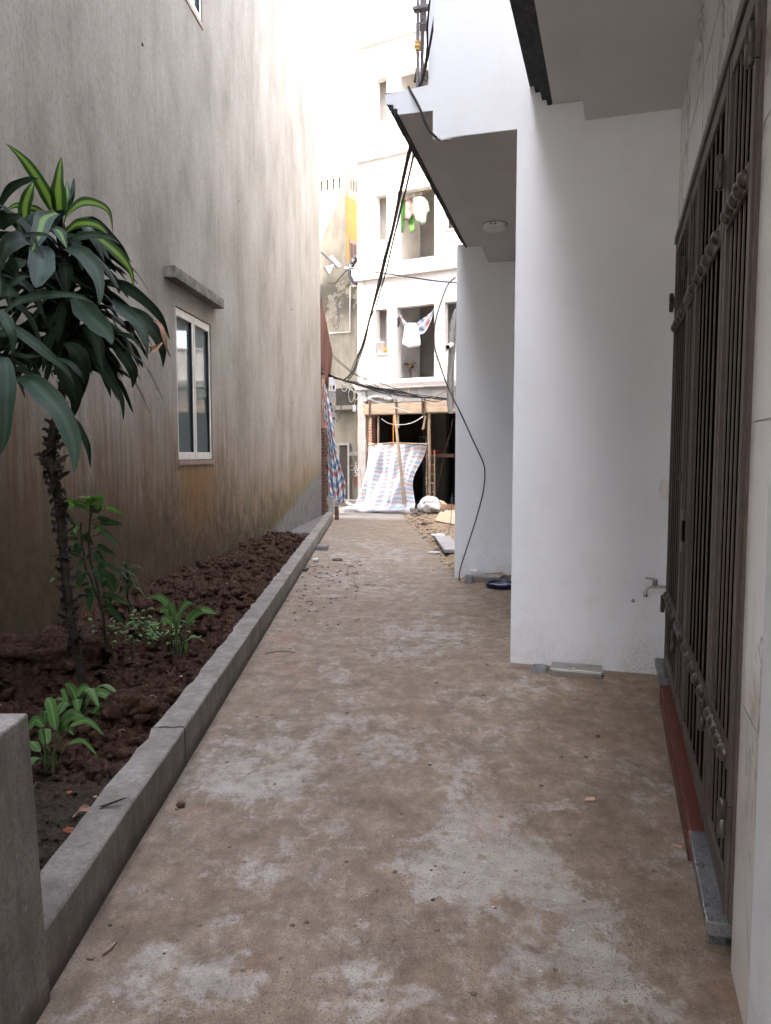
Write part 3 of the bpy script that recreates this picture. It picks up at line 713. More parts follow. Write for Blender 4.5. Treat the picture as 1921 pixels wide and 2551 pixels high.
# --- gate
gt = thing('folding_gate', 'tall brown steel folding gate with round studs on its rails', 'gate', ROW, (GX, -1.6, GB))
def leafpanel(a, b, nb, zt=GT-.05, zb=GB+.01, fold=0.0, k=0):
    fx = GX+.004
    def X(y): return fx + fold * (1 - abs(2*(y-a)/(b-a)-1)) * 0
    st = MB(); sw = .05 if b-a > .45 else .035
    st.box((fx-.022, a, zb), (fx+.02, a+sw, zt)); st.box((fx-.022, b-sw, zb), (fx+.02, b, zt))
    st.box((fx-.020, a+sw, zt-.07), (fx+.018, b-sw, zt-.002)); st.box((fx-.020, a+sw, zb+.002), (fx+.018, b-sw, zb+.085))
    o = st.build('gate_leaf', M['gate'], gt, bevel=.003)
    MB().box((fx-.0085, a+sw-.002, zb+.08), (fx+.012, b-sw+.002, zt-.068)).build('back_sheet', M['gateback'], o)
    for i in range(nb):
        y = a+sw + (b-a-2*sw)*(i+.5)/nb
        MB().box((fx-.0135, y-.009, zb+.0865), (fx-.0088, y+.009, zt-.0735)).build('bar', M['gate'], o)
    for zr in (2.28, .60):
        MB().box((fx-.024, a+sw-.004, zr-.035), (fx-.0145, b-sw+.004, zr+.035)).build('stud_rail', M['gate'], o)
        for i in range(5):
            y = a+sw + (b-a-2*sw)*(i+.5)/5; r = min(.028, (b-a-2*sw)/11)
            MB().ball((fx-.026, y, zr), r, 3, (.8,1,1)).build('stud', M['gatecast'], o)
    return o
leafpanel(S0+.03, -2.46, 5); lf2 = leafpanel(-2.43, -1.50, 6); leafpanel(-1.475, -1.10, 3); leafpanel(-1.075, S1-.03, 6)
fr = MB(); fr.box((GX-.010, S0, GB), (GX+.05, S0+.028, GT)); fr.box((GX-.010, S1-.028, GB), (GX+.05, S1, GT)); fr.box((GX-.026, S0+.001, GT-.048), (GX+.05, S1-.001, GT+.001))
fr.build('gate_frame', M['gate'], gt, bevel=.003)
for y, z in ((S0+.022, 2.60), (S0+.022, .44), (-2.445, 2.46), (-2.445, .56), (-1.087, 2.46), (-1.087, .50), (S1-.02, 2.46), (S1-.02, .52)):
    h = MB(); x = GX-.036
    h.lathe([(0,-.06),(.010,-.058),(.0135,-.048),(.0135,-.004),(.0115,-.003),(.0115,.003),(.0135,.004),(.0135,.048),(.010,.058),(0,.06)], (x, y, z), 12)
    h.box((x+.006, y-.005, z-.035), (x+.03, y+.005, z+.035))
    h.build('hinge', M['gatecast'], gt)
lk = MB().lathe([(0,-.012),(.028,-.010),(.032,-.002),(.032,.02)], (GX-.02, -1.09, 1.375), 16, 'x'); lk.lathe([(0,-.022),(.009,-.022),(.009,-.01)], (GX-.02, -1.09, 1.375), 10, 'x')
lk.build('lock', M['gate'], gt)
MB().box((GX-.047,-1.575,1.19),(GX-.036,-1.455,1.235)).build('letter_slot', M['gate'], gt); MB().box((GX-.047,-1.575,1.04),(GX-.036,-1.455,1.085)).build('letter_slot', M['gate'], gt)
MB().box((GX-.0395,-1.56,1.086),(GX-.035,-1.47,1.188)).build('slot_opening', M['gateback'], gt)

# --- second house: party wall face + overhanging storey
h2 = thing('white_house', 'white painted house with a stepped overhang, blank side wall facing the path', 'house', ROW, (1.2, 1.8, 0))
DR = -.049
def sk(xz, s0, s1):   # extrude a profile along the skewed front
    P0 = [(x + DR*s0, s0, z) for x, z in xz]; n = len(P0)
    P1 = [(x + DR*s1, s1, z) for x, z in xz]
    return MB().add(P0 + P1, [tuple(range(n))[::-1] if False else tuple(range(n)), tuple(range(n, 2*n))[::-1]] + [(i, n+i, n+(i+1) % n, (i+1) % n) for i in range(n)])
side = [(0,-.05),(1.2,-.05),(1.2,3.70),(7,3.70),(7,12),(-.59,12),(-.59,4.09),(-.945,4.065),(-.939,3.999),(-.882,3.99),(-.882,3.962),(-.852,3.958),(-.852,3.932),(-.846,3.915),(-.592,3.911),(-.592,3.715),(0,3.712)]
MB().prism([(x,0,z) for x, z in side], (0,.012,0)).build('side_wall', M['white'], h2)
MB().box((.004,.0125,-.05),(1.19,.18,3.7)).build('fin_core', M['white'], h2)
sk([(-.59,3.713),(7,3.713),(7,3.95),(-.59,3.95)], .013, 3.488).build('soffit_beam', M['soffit'], h2)
sk([(-.844,3.913),(-.591,3.913),(-.591,4.06),(-.844,4.06)], .013, 3.488).build('soffit_strip', M['soffit'], h2)
sk([(-.948,4.02),(-.948,4.085),(-.845,4.085),(-.845,3.905),(-.865,3.905),(-.865,3.93),(-.885,3.93),(-.885,3.96),(-.915,3.96),(-.915,4.02)], .02, 3.488).build('drip_moulding', M['darktrim'], h2)
sk([(-.58,4.086),(6.5,4.086),(6.5,11.5),(-.58,11.5)], .182, 3.48).build('upper_wall', M['white'], h2)
MB().box((1.2,.0125,0),(7,3.48,3.712)).build('ground_floor', M['white'], h2)
MB().box((-.70,.30,4.09),(-.585,.44,9.0)).build('balcony_pier', M['white'], h2)
MB().lathe([(0,-.003),(.012,-.002),(.014,.002)], (.83,0,.50), 9, 'y').build('paint_chip', M['cement'], h2)
cj = MB().tube([(-.012,-.004,3.716),(-.6,-.004,3.72)], .0025, 4); 
# ceiling light
cl_ = thing('ceiling_light', 'round white surface mounted lamp under the white overhang', 'ceiling light', ROW, (-.47, 2.07, 3.713))
MB().lathe([(.105,0),(.118,-.004),(.118,-.012),(.112,-.038),(.106,-.046),(.094,-.047)], (-.47,2.07,3.713), 40).build('housing', M['diff'], cl_)
MB().lathe([(.094,-.0465),(0,-.0475)], (-.47,2.07,3.713), 40).build('diffuser', M['diff'], cl_)
MB().lathe([(.108,0),(.121,-.001),(.121,-.006),(.108,-.007)], (-.47,2.07,3.7128), 40).build('back_ring', M['black'], cl_)
v_ = MB()
for a in (-104,-101,-98,-90,-82,-79,-76):
    x = -.47+.1165*math.cos(R(a)); y = 2.07+.1165*math.sin(R(a)); v_.box((x-.002,y-.003,3.683),(x+.002,y+.003,3.697), rot=(0,0,R(a+90)))
v_.build('vent_slot', M['black'], cl_)
# balcony railing (only its end shows beyond the corner)
rl = thing('balcony_railing', 'grey iron balcony railing with gold collars and scroll work above the overhang', 'railing', ROW, (-.85, .5, 4.09))
def RY(px, py, s): 
    q = inplane(ROW, px, py, 1, s); return q.x, q.z
xp, _ = RY(1041, 120, .45); xq, _ = RY(1052, 120, .62)
MB().box((xp-.011,.439,4.08),(xp+.011,.461,6.4)).build('post', M['railgrey'], rl, bevel=.002); MB().box((xq-.012,.61,4.08),(xq+.012,.634,6.4)).build('post', M['railgrey'], rl)
for px, py in ((1041,116),): 
    x, z = RY(px, py, .45); mm = MB(); mm.box((x-.024,.426,z-.008),(x+.024,.474,z+.004)); mm.box((x-.017,.433,z+.005),(x+.017,.467,z+.026)); mm.box((x-.017,.433,z-.030),(x+.017,.467,z-.009)); mm.box((x-.021,.429,z+.027),(x+.021,.471,z+.035)); mm.build('collar', M['gold'], rl)
x, z = RY(1040, 24, .45); MB().box((x-.03,.42,z-.01),(x+.25,.48,z+.015)).build('top_rail', M['railgrey'], rl)
x, z = RY(1056, 41, .45); MB().tube([(x+.055*math.cos(a/16*6.28), .45, z+.055*math.sin(a/16*6.28)) for a in range(17)], .006, 6).build('scroll', M['railgrey'], rl)
MB().tube([(x+.02*math.cos(a/10*5), .45, z+.02*math.sin(a/10*5)) for a in range(11)], .005, 6).build('scroll', M['railgrey'], rl)
x, z = RY(1053, 70, .55); MB().box((x-.02,.54,z-.02),(x+.03,.56,z+.5)).build('scroll_panel', M['railgrey'], rl)
x, z = RY(1034, 205, .5); x2, z2_ = RY(1038, 180, .5)
tz = thing('spike_finial', 'black tube with a gold tip sticking out beside the railing post', 'finial', ROW, (x, .5, z))
MB().tube([(x,.5,z),(x2,.5,z2_)], .010, 10).build('tube', M['black'], tz); MB().ball((x2+.004,.5,z2_+.015), .014, 2, (1,1,1.2)).build('tip', M['gold'], tz)
# --- third house
h3 = thing('far_white_house', 'white house further along the row, its blank end wall behind the hanging cable', 'house', ROW, (1.5, 4.2, 0))
MB().box((-1.14,3.49,-.05),(6,3.68,3.948)).build('end_wall', M['white'], h3, bevel=.005)
MB().box((-.9,3.682,-.05),(6,7.0,3.95)).build('house_body', M['white'], h3)
MB().box((-.9,3.5,3.951),(6,7.0,10)).build('upper_wall', M['white'], h3)

# --- fittings along the row
sw = thing('switch_box', 'small white plastic switch box on the jamb beside the gate', 'switch box', ROW, (1.0,-.03,1.26))
MB().box((.985,-.032,1.20),(1.035,-.002,1.33)).build('housing', M['pvc'], sw, bevel=.004); MB().box((.975,-.03,1.245),(.984,-.006,1.29)).build('rocker', M['pvc'], sw)
tp = thing('tap', 'small steel garden tap on the wall beside the gate', 'tap', ROW, (1.02,-.10,.62))
MB().tube(spline([(1.045,-.10,.622),(.96,-.10,.622),(.925,-.105,.615),(.905,-.11,.585),(.903,-.11,.565)], 14), .0095, 12).build('spout', M['steel'], tp)
MB().lathe([(0,-.012),(.013,-.012),(.013,.012),(0,.012)], (.903,-.11,.565), 14).build('outlet', M['steel'], tp)
MB().lathe([(.010,0),(.016,.004),(.016,.035),(.012,.045),(0,.047)], (.962,-.10,.628), 14).build('valve', M['steel'], tp)
MB().hexa([(.955,-.106,.668),(.955,-.094,.668),(.90,-.094,.672),(.90,-.106,.672),(.955,-.106,.677),(.955,-.094,.677),(.90,-.092,.684),(.90,-.108,.684)]).build('handle', M['steel'], tp, bevel=.002)
MB().lathe([(0,-.006),(.02,-.006),(.02,0),(0,.002)], (1.043,-.10,.622), 16, 'x').build('wall_flange', M['steel'], tp)
def meterbox(x0, x1, y0, y1, h, label, grp):
    b = thing('meter_box', label, 'meter box', ROW, ((x0+x1)/2, (y0+y1)/2, 0), grp)
    MB().box((x0,y0,-.01),(x1,y1,h-.012)).build('body', M['steel'], b, bevel=.003)
    MB().box((x0-.004,y0-.004,h-.0115),(x1+.004,y1+.004,h)).build('lid', M['steel'], b, bevel=.003)
    cx_, cy_ = x0+(x1-x0)*.47, (y0+y1)/2
    MB().lathe([(0,.007),(.042,.006),(.048,0)], (cx_,cy_,h), 24).build('raised_dial_cover', M['steel'], b)
    MB().box((cx_+.01,y0+.02,h+.0005),(cx_+.11,y0+.06,h+.003)).build('flap', M['steel'], b)
    MB().tube([(x1+.012+.014*math.cos(a/12*6.28), (y0+y1)/2-.03, h*.6+.008*math.sin(a/12*6.28)) for a in range(13)], .003, 6).build('latch', M['steel'], b)
meterbox(.305,.635,-.235,-.075,.052,'flat steel water meter box at the foot of the near white wall','water meter boxes on the ground')
meterbox(-.845,-.54,3.24,3.40,.085,'dusty steel water meter box behind the blue lid at the far white wall','water meter boxes on the ground')
def pipe_end(x, y, r, h, label):
    o = MB().lathe([(r,-.01),(r,h),(r-.004,h+.002),(r-.008,h),(r-.008,.012),(0,.011)], (x,y,0), 32).build('pipe_end', M['greypipe'], None, ROW, (x,y,0)); tag(o, label, 'pipe end', 'grey pipe ends in the ground')
pipe_end(.225,-.155,.058,.036,'short grey pipe end beside the near steel box'); pipe_end(-.905,3.22,.055,.085,'taller grey pipe end beside the far dusty box')
bl = thing('bucket_lid', 'navy blue bucket lid with a white mark lying by the far white wall', 'lid', ROW, (-.505,3.02,0))
MB().lathe([(0,.02),(.15,.02),(.155,.048),(.165,.05),(.172,.045),(.172,.006),(0,.004)], (-.505,3.02,.004), 48).build('rim', M['bluelid'], bl)
MB().lathe([(.118,.0215),(.135,.0215),(.135,.023),(.118,.023),(.118,.0215)], (-.505,3.02,.004), 40).build('white_ring', M['pvc'], bl)
MB().box((-.60,3.01,.0245),(-.44,3.05,.0265), rot=(0,0,.3)).build('white_mark', M['pvc'], bl)
o = MB().box((-.93,3.36,0),(-.85,3.45,.12), rot=(.1,0,.1)).build('tile_offcut', M['pvc'], None, ROW, (-.89,3.4,0)); tag(o, 'small white tile offcut leaning behind the far pipe end', 'tile')
def drapecable(name, label, pts, Y0, Y1, r, mat, cat='cable', group=None, n=26):
    P = pxline(pts, Y0, Y1, n); o = MB().tube(P, r, 8).build(name, mat, None, I4, tuple(P[0])); return tag(o, label, cat, group)
# short cable over the overhang edge
P = [inplane(ROW, x, y, 1, off) for (x, y, off) in ((1018,216,.0),(1026,232,-.03),(1036,250,-.03),(1048,275,-.03),(1056,298,-.025),(1068,322,-.02),(1085,340,-.012),(1100,349,-.01),(1124,345,.02))]
o = MB().tube(spline(P, 30), .0085, 8).build('cable', M['wire'], None, ROW, tuple(P[0])); tag(o, 'short black cable bent over the edge of the white overhang', 'cable')
o = MB().tube([P[6]+Vector((.02,-.006,-.008)), P[7]+Vector((.0,-.006,0)), P[8]], .010, 8).build('cable_end', M['pvc'], None, ROW, tuple(P[7])); tag(o, 'white taped cable end tucked under the overhang edge', 'tape')
drapecable('cable', 'thin grey cable hanging down in front of the far white end wall', [(1135,691),(1116,709),(1099,752),(1084,805),(1082,860),(1092,896),(1109,946),(1128,990),(1152,1038),(1179,1098),(1203,1150),(1208,1180),(1204,1225),(1190,1280),(1176,1326),(1157,1384),(1145,1425),(1145,1447)], 8.2, 8.66, .008, M['greywire'], n=60)

# ================================================================== WHITE HOUSE ACROSS THE STREET (STR frame: x along facade, y inwards)
sh = thing('street_house', 'sunlit white half built house across the street, open windows on every floor', 'house', STR, (2, 3, 0))
HOLES = []
for z0, z1, zb in ((4.15,5.29,3.46),(7.04,8.20,6.44),(10.02,11.12,9.50)):
    HOLES += [(.555,.895,z0,z1), (1.19,2.262,zb,z1+.0), (2.535,3.75,z0+.03,z1+.0)]
wallgrid(0, .22, 0, 4.6, 3.2, 15.5, HOLES, along=0).build('wall', M['offwhite'], sh)
for h in HOLES:
    f = MB(); f.box((h[0]-.045,-.02,h[3]),(h[1]+.045,-.0005,h[3]+.045)); f.box((h[0]-.045,-.02,h[2]-.04),(h[0]-.001,-.0005,h[3]-.001)); f.box((h[1]+.001,-.02,h[2]-.04),(h[1]+.045,-.0005,h[3]-.001))
    f.box((h[0]-.001,-.035,h[2]-.05),(h[1]+.001,-.0005,h[2]-.001)); f.build('window_surround', M['offwhite'], sh)
q = MB()
for z in [3.45+.47*i for i in range(25)]: q.box((.0,-.016,z),(.20,-.0005,z+.455))
q.build('corner_quoins', M['offwhite'], sh)
def ledge(z0, z1, lip, name='ledge'):
    m = MB(); m.prism([(-.09,-lip,z1),(-.09,-lip,z0+.12),(-.05,-lip+.04,z0+.02),(-.05,-lip+.04,z0),(-.05,-.001,z0),(-.05,-.001,z1)], (4.7,0,0)); m.build(name, M['offwhite'], sh)
ledge(3.22, 3.385, .14); ledge(6.08, 6.42, .16); ledge(9.12, 9.42, .16); ledge(11.98, 12.4, .4)
# floors and rooms
for k, z in enumerate((3.2, 6.15, 9.2, 12.2)):
    MB().box((0,.221,z-.0),(4.6,7,z+.14)).build('floor_slab', M['old_in'], sh)
    if z < 12:
        zt = z+2.95
        MB().box((0,.221,z+.141),(.12,7,zt-.002)).build('room_wall', M['old_in'], sh); MB().box((4.48,.221,z+.141),(4.6,7,zt-.002)).build('room_wall', M['old_in'], sh)
        mm = wallgrid(2.6, 2.72, .121, 4.479, z+.141, zt-.002, [(1.72,2.12,z+.142,z+1.35),(3.2,4.1,z+.15,z+2.1)], along=0); mm.build('back_wall', M['old_in'], sh)
        wallgrid(6.8, 6.95, .121, 4.479, z+.141, zt-.002, [(1.0,4.0,z+.3,z+2.5)], along=0).build('back_wall', M['old_in'], sh)
        rf = MB()
        for i in range(38): rf.box((.13+i*.115,.23,zt-.035),(.18+i*.115,2.58,zt-.003))
        rf.build('ribbed_ceiling', M['cement'], sh)
        MB().box((.95,.222,z+.141),(1.06,1.6,zt-.04)).build('partition', M['old_in'], sh); MB().box((.13,.5,z+.141),(.949,.6,zt-.04)).build('partition', M['old_in'], sh)
MB().box((-.05,-.1,15.501),(4.7,7.1,15.8)).build('roof_slab', M['offwhite'], sh)
# ground floor
MB().box((-.01,-.02,0),(.24,.25,3.19)).build('column', M['cement2'], sh, bevel=.006)
MB().box((.241,.03,0),(.40,.24,2.56)).build('brick_jamb', M['brick'], sh)
MB().box((.241,.02,2.86),(4.6,.2,3.21)).build('lintel', M['cement2'], sh)
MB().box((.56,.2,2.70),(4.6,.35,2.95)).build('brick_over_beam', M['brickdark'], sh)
fb = MB(); fb.box((.22,-.14,2.555),(2.0,-.105,2.83)); fb.box((2.07,-.14,2.56),(3.9,-.105,2.86)); fb.box((.24,-.103,2.53),(3.9,.03,2.553)); 
fb.build('formwork_board', M['plank'], sh)
fb = MB()
for x in (.42, 1.22, 1.98, 2.05): fb.box((x,-.165,2.50),(x+.035,-.142,2.92))
fb.build('formwork_batten', M['darkwood'], sh)
mp = MB()
for i in range(9): mp.ball((.25+.09*i,-.0,2.92+.10*math.sin(i/8*3.1)), .06, 2, (1.6,1,.9), .3, 2, i)
mp.build('concrete_spill', M['cement2'], sh)
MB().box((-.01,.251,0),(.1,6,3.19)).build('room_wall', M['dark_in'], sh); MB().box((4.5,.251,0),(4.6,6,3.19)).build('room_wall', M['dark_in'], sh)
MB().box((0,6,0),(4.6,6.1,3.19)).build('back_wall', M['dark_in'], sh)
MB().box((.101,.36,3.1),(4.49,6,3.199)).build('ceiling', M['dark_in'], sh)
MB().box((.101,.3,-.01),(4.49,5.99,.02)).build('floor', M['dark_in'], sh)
rp = MB()
for i in range(6): rp.tube([(.46+.02*(i%2),.06+.03*(i//2),.1),(.46+.02*(i%2),.06+.03*(i//2),2.5)], .006, 5)
for i in range(22): rp.tube([(.445,.05,1.3+.05*i),(.5,.05,1.3+.05*i)], .004, 4)
rp.build('rebar_cage', M['rust'], sh)
# things in and in front of it
def strprop(name, label, cat, a, b, r, mat, grp=None):
    o = MB().tube([a, tuple((Vector(a)+Vector(b))/2 + Vector((.012,0,0))), b], r, 7).build(name, mat, None, STR, a); return tag(o, label, cat, grp)
p0 = pB(984,1034,-.25); p1 = pB(1007,1256,-1.0)
strprop('timber_prop', 'leaning timber prop crossing in front of the striped sheet', 'prop', tuple(p1), tuple(p0), .038, M['wood'], 'timber props under the beam')
p0 = pB(1069,1030,-.06); p1 = pB(1069,1262,-.06)
strprop('timber_prop', 'upright timber prop at the right end of the striped sheet', 'prop', (p1.x,p1.y,0), tuple(p0), .04, M['wood'], 'timber props under the beam')
p0 = pB(943,1036,-.02); strprop('timber_prop', 'thin timber prop against the brick jamb on the left', 'prop', (p0.x-.02,-.02,0), tuple(p0), .028, M['wood'], 'timber props under the beam')
for (a, b, lab) in (((1057,1035),(1064,1070),'short diagonal wood brace beside the upright prop'), ((992,1030),(993,1066),'short wood peg nailed beside the leaning prop'), ((924,1042),(932,1060),'short wood brace at the left top corner of the opening')):
    q0 = pB(*a, -.10); q1 = pB(*b, -.10); o = MB().box((min(q0.x,q1.x)-.02,-.12,q1.z),(min(q0.x,q1.x)+.03,-.09,q0.z), rot=(0,R(12) if 'diagonal' in lab else 0,0)).build('wood_brace', M['wood'], None, STR, (q0.x,-.1,q1.z)); tag(o, lab, 'brace')
# striped sheet hung over the lower half of the opening
def sheetfn(u, v):
    xt = .50 + 1.72*u
    sag = .07*math.sin(u*3.14159*2)**2
    top = 1.74 + .03*math.sin(u*3.1) - sag*.3
    spread = -.10*(1-u)**1.3 - .10*u*v
    fl = (.15+.85*v)
    f = fl*(.10*math.sin(u*19 + 1.6*math.sin(v*4)) + .055*math.sin(u*43+2+3*v)) + .05*noise.noise(Vector((u*3.5, v*3, 1)))
    x = xt + spread*v + .035*math.sin(v*6+u*7)*v
    if u > .60:
        k = (u-.60)/.40; x -= .30*k*math.sin(min(1, v*1.05)*2.9); f += .10*k*math.sin(v*9)
    y = -.30 - .48*v**1.6*(1-.30*u) + f
    z = top*(1-v) + .03 + .05*abs(math.sin(u*13))*v + .05*math.sin(u*9+v*3)*v*(1-v)
    if v > .9: y -= (v-.9)*1.6; z = max(z, .03+.05*abs(math.sin(u*19)))
    return (x, y, z)
o = MB().grid(sheetfn, 110, 70).build('striped_sheet', M['tarpf'], None, STR, (1.3,-.4,0), solid=.006); tag(o, 'big red white and blue striped sheet hung across the doorway across the street', 'tarpaulin', 'striped tarpaulins')
o = MB().tube([(.5,-.30,1.74),(1.3,-.31,1.79),(2.2,-.31,1.74)], .02, 6).build('hanging_rail', M['wood'], None, STR, (.5,-.3,1.74)); tag(o, 'thin pole along the top of the big striped sheet', 'pole')
bn = MB()
def bund(u, v):
    a = v*6.283; r = .07*(1+.35*math.sin(u*23)+.2*math.sin(a*3+u*9)); return (.16+2.0*u, -.98+.28*u + r*math.cos(a)*1.5, .06+r*math.sin(a))
bn.grid(bund, 70, 10); o = bn.build('sheet_bundle', M['tarpf'], None, STR, (1.2,-.8,0)); tag(o, 'crumpled striped sheet bunched on the ground at the foot of the hung one', 'tarpaulin', 'striped tarpaulins')
# ladder, bench, basin, louvre, bucket
ld = thing('ladder', 'thin wooden ladder standing in the dark opening right of the striped sheet', 'ladder', STR, (2.5,.5,0))
a = pB(1083,1120,.5); b = pB(1083,1240,.5)
MB().tube([(b.x,.5,.02),(a.x,.5,a.z)], .022, 6).build('rail', M['wood'], ld); MB().tube([(b.x-.26,.55,.02),(a.x-.26,.55,a.z-.1)], .018, 6).build('rail', M['wood'], ld)
for i in range(6): MB().tube([(b.x-.26,.53,.25+.24*i),(b.x,.5,.25+.24*i)], .013, 6).build('rung', M['wood'], ld)
bx = thing('work_bench', 'rough plank bench inside the dark ground floor room', 'bench', STR, (3.1,1.2,0))
a = pB(1085,1131,1.2); MB().box((a.x-.15,1.0,a.z-.09),(a.x+1.3,1.5,a.z+.0)).build('top', M['darkwood'], bx)
for xx in (a.x-.05, a.x+1.1): MB().box((xx,1.05,0),(xx+.08,1.13,a.z-.091)).build('leg', M['darkwood'], bx)
o = MB().lathe([(0,0),(.11,.0),(.15,.09),(.16,.095),(.13,.09),(.1,.02),(0,.02)], (a.x+.05,1.15,a.z+.002), 20).build('red_basin', M['redp'], None, STR, (a.x+.05,1.15,a.z)); tag(o, 'red plastic basin on the bench in the dark room', 'basin')
a = pB(1038,1088,3.5); b = pB(1063,1109,3.5); lv = thing('louvre_window', 'green slatted shutter on the back wall of the dark room', 'shutter', STR, (a.x,3.5,b.z))
fm = MB(); fm.box((a.x,3.49,b.z),(b.x,3.52,b.z+.03)); fm.box((a.x,3.49,a.z-.03),(b.x,3.52,a.z)); fm.box((a.x,3.49,b.z+.031),(a.x+.03,3.52,a.z-.031)); fm.box((b.x-.03,3.49,b.z+.031),(b.x,3.52,a.z-.031)); fm.build('frame', M['pvc'], lv)
for i in range(6):
    z = b.z+.05+(a.z-b.z-.1)*i/5; MB().box((a.x+.031,3.49,z-.018),(b.x-.031,3.515,z+.018), rot=(.4,0,0)).build('slat', M['louv'], lv)
a = gz(1117,1236)
bk = thing('paint_bucket', 'dirty white bucket in the dark ground floor room', 'bucket', I4, (a.x,a.y,0.02))
MB().lathe([(0,0),(.13,0),(.16,.33),(.165,.33),(.165,.36),(.155,.36),(.13,.02),(0,.02)], (a.x,a.y,.02), 22).build('tub', M['cement2'], bk)
# upper floor items: bucket, bottle, fan, cloths
def pf(px, py, off): return pB(px, py, off)
a = pf(948,880,.10)
bk = thing('white_bucket', 'white plastic bucket with wire handle on the sill of the narrow window', 'bucket', STR, (a.x,.10,4.151))
MB().lathe([(0,0),(.095,0),(.125,.27),(.132,.272),(.132,.30),(.12,.30),(.093,.015),(0,.015)], (a.x,.10,4.151), 24).build('tub', M['pvc'], bk)
MB().tube([(a.x-.12,.10,4.43),(a.x-.09,.10,4.52),(a.x-.03,.10,4.55),(a.x+.05,.1,4.50),(a.x+.12,.10,4.43)], .005, 6).build('handle', M['pvc'], bk)
b = pf(962,870,.08); o = MB().lathe([(0,0),(.035,0),(.035,.10),(.012,.14),(.012,.17),(0,.17)], (b.x-.0,.05,4.151), 14).build('bottle', M['orange'], None, STR, (b.x,.05,4.151)); tag(o, 'small yellow orange bottle next to the white bucket', 'bottle')
a = pf(1020.5,912,.5)
fn = thing('pedestal_fan', 'pedestal fan with brown blades and orange hub behind the large window', 'fan', STR, (a.x,.55,3.341))
cg = MB()
for r in (.205,.165,.12,.08): cg.lathe([(r-.003,-.003),(r+.003,-.003),(r+.003,.003),(r-.003,.003),(r-.003,-.003)], (a.x,.5,a.z), 32, 'y')
for i in range(24):
    an = i*math.pi/12; cg.tube([(a.x+.03*math.cos(an),.49,a.z+.03*math.sin(an)),(a.x+.2*math.cos(an+.25),.5,a.z+.2*math.sin(an+.25))], .0016, 4, caps=False)
cg.build('cage', M['wire'], fn)
for k in range(3):
    an = k*2.094+.5; B_ = MB(); pts = [(a.x+r*math.cos(an+w_),.53,a.z+r*math.sin(an+w_)) for r, w_ in ((.03,-.3),(.12,-.35),(.18,-.1),(.18,.3),(.10,.35),(.03,.4))]
    B_.prism(pts, (0,.008,0)); B_.build('blade', M['brownp'], fn)
MB().lathe([(0,-.05),(.03,-.045),(.035,0),(0,.0)], (a.x,.53,a.z), 16, 'y').build('hub', M['orange'], fn)
MB().lathe([(0,0),(.05,0),(.05,.12),(0,.12)], (a.x,.545,a.z), 14, 'y').build('motor', M['black'], fn)
MB().box((a.x-.012,.56,3.36),(a.x+.012,.585,a.z-.05)).build('pole', M['black'], fn); MB().lathe([(0,0),(.17,0),(.17,.02),(0,.03)], (a.x,.57,3.342), 24).build('base', M['black'], fn)
# washing line on the upper floor
a = pf(995,497,.12); b = pf(1075,472,.12)
o = MB().tube(spline([a, (a+b)/2+Vector((0,0,-.02)), b], 8), .006, 6).build('washing_line', M['yelwire'], None, STR, tuple(a)); tag(o, 'washing line across the big upper window with clothes on it', 'washing line')
def garment(name, label, cat, outline, mat, y, wave=.02, seed=0, fold=24):
    pts = [pf(px, py, y) for px, py in outline]; xs = [p.x for p in pts]; zs = [p.z for p in pts]
    bm = bmesh.new(); vs_ = [bm.verts.new((p.x, y, p.z)) for p in pts]; bm.faces.new(vs_)
    bmesh.ops.triangulate(bm, faces=bm.faces[:]); 
    bmesh.ops.subdivide_edges(bm, edges=bm.edges[:], cuts=5, use_grid_fill=True)
    for v in bm.verts: v.co.y += wave*math.sin(v.co.x*fold+seed+v.co.z*4) + wave*.6*noise.noise(v.co*9+Vector((seed,0,0)))
    m = MB(); m.add([v.co.copy() for v in bm.verts], []); bm.verts.index_update()
    for f in bm.faces: m.f.append([v.index for v in f.verts]); m.sm.append(True)
    bm.free(); o = m.build(name, mat, None, STR, (sum(xs)/len(xs), y, max(zs)), solid=.012); return tag(o, label, cat)
Z = lambda L_: [(780+x/4.165, 380+y/4.165) for x, y in L_]
garment('green_trousers', 'bright green trousers hanging left in the big upper window', 'trousers', Z([(905,500),(960,490),(1010,500),(1045,640),(1058,815),(1010,828),(985,705),(975,640),(955,690),(935,830),(900,832),(905,700),(890,590)]), M['green'], .22, .02, 1)
garment('pink_shirt', 'crumpled pale pink top hanging between the green trousers and the pale shirt', 'shirt', Z([(965,490),(1000,478),(1035,490),(1065,540),(1072,690),(1040,640),(1000,705),(940,695),(950,600)]), M['pink'], .15, .02, 2)
garment('pale_shirt', 'pale green short sleeved shirt on a hanger in the big upper window', 'shirt', Z([(1045,480),(1085,452),(1125,458),(1160,470),(1192,510),(1208,610),(1185,628),(1168,590),(1172,740),(1130,750),(1070,712),(1062,600),(1050,520)]), M['paleg'], .08, .015, 3)
for k, (x, y) in enumerate(((968,445),(1045,432),(1122,420))):
    q = [pf(780+(x+dx)/4.165, 380+(y+dy)/4.165, .12) for dx, dy in ((-12,8),(-8,-2),(0,-5),(8,2),(8,18),(0,30),(0,48))]
    o = MB().tube(spline(q, 14), .006, 6).build('clothes_hanger', M['pvc'], None, STR, tuple(q[0])); tag(o, ('hanger hook left of three on the washing line','middle of three hanger hooks on the washing line','hanger hook above the pale green shirt')[k], 'hanger')
Z3 = lambda L_: [(780+x/4.165, 740+y/4.165) for x, y in L_]
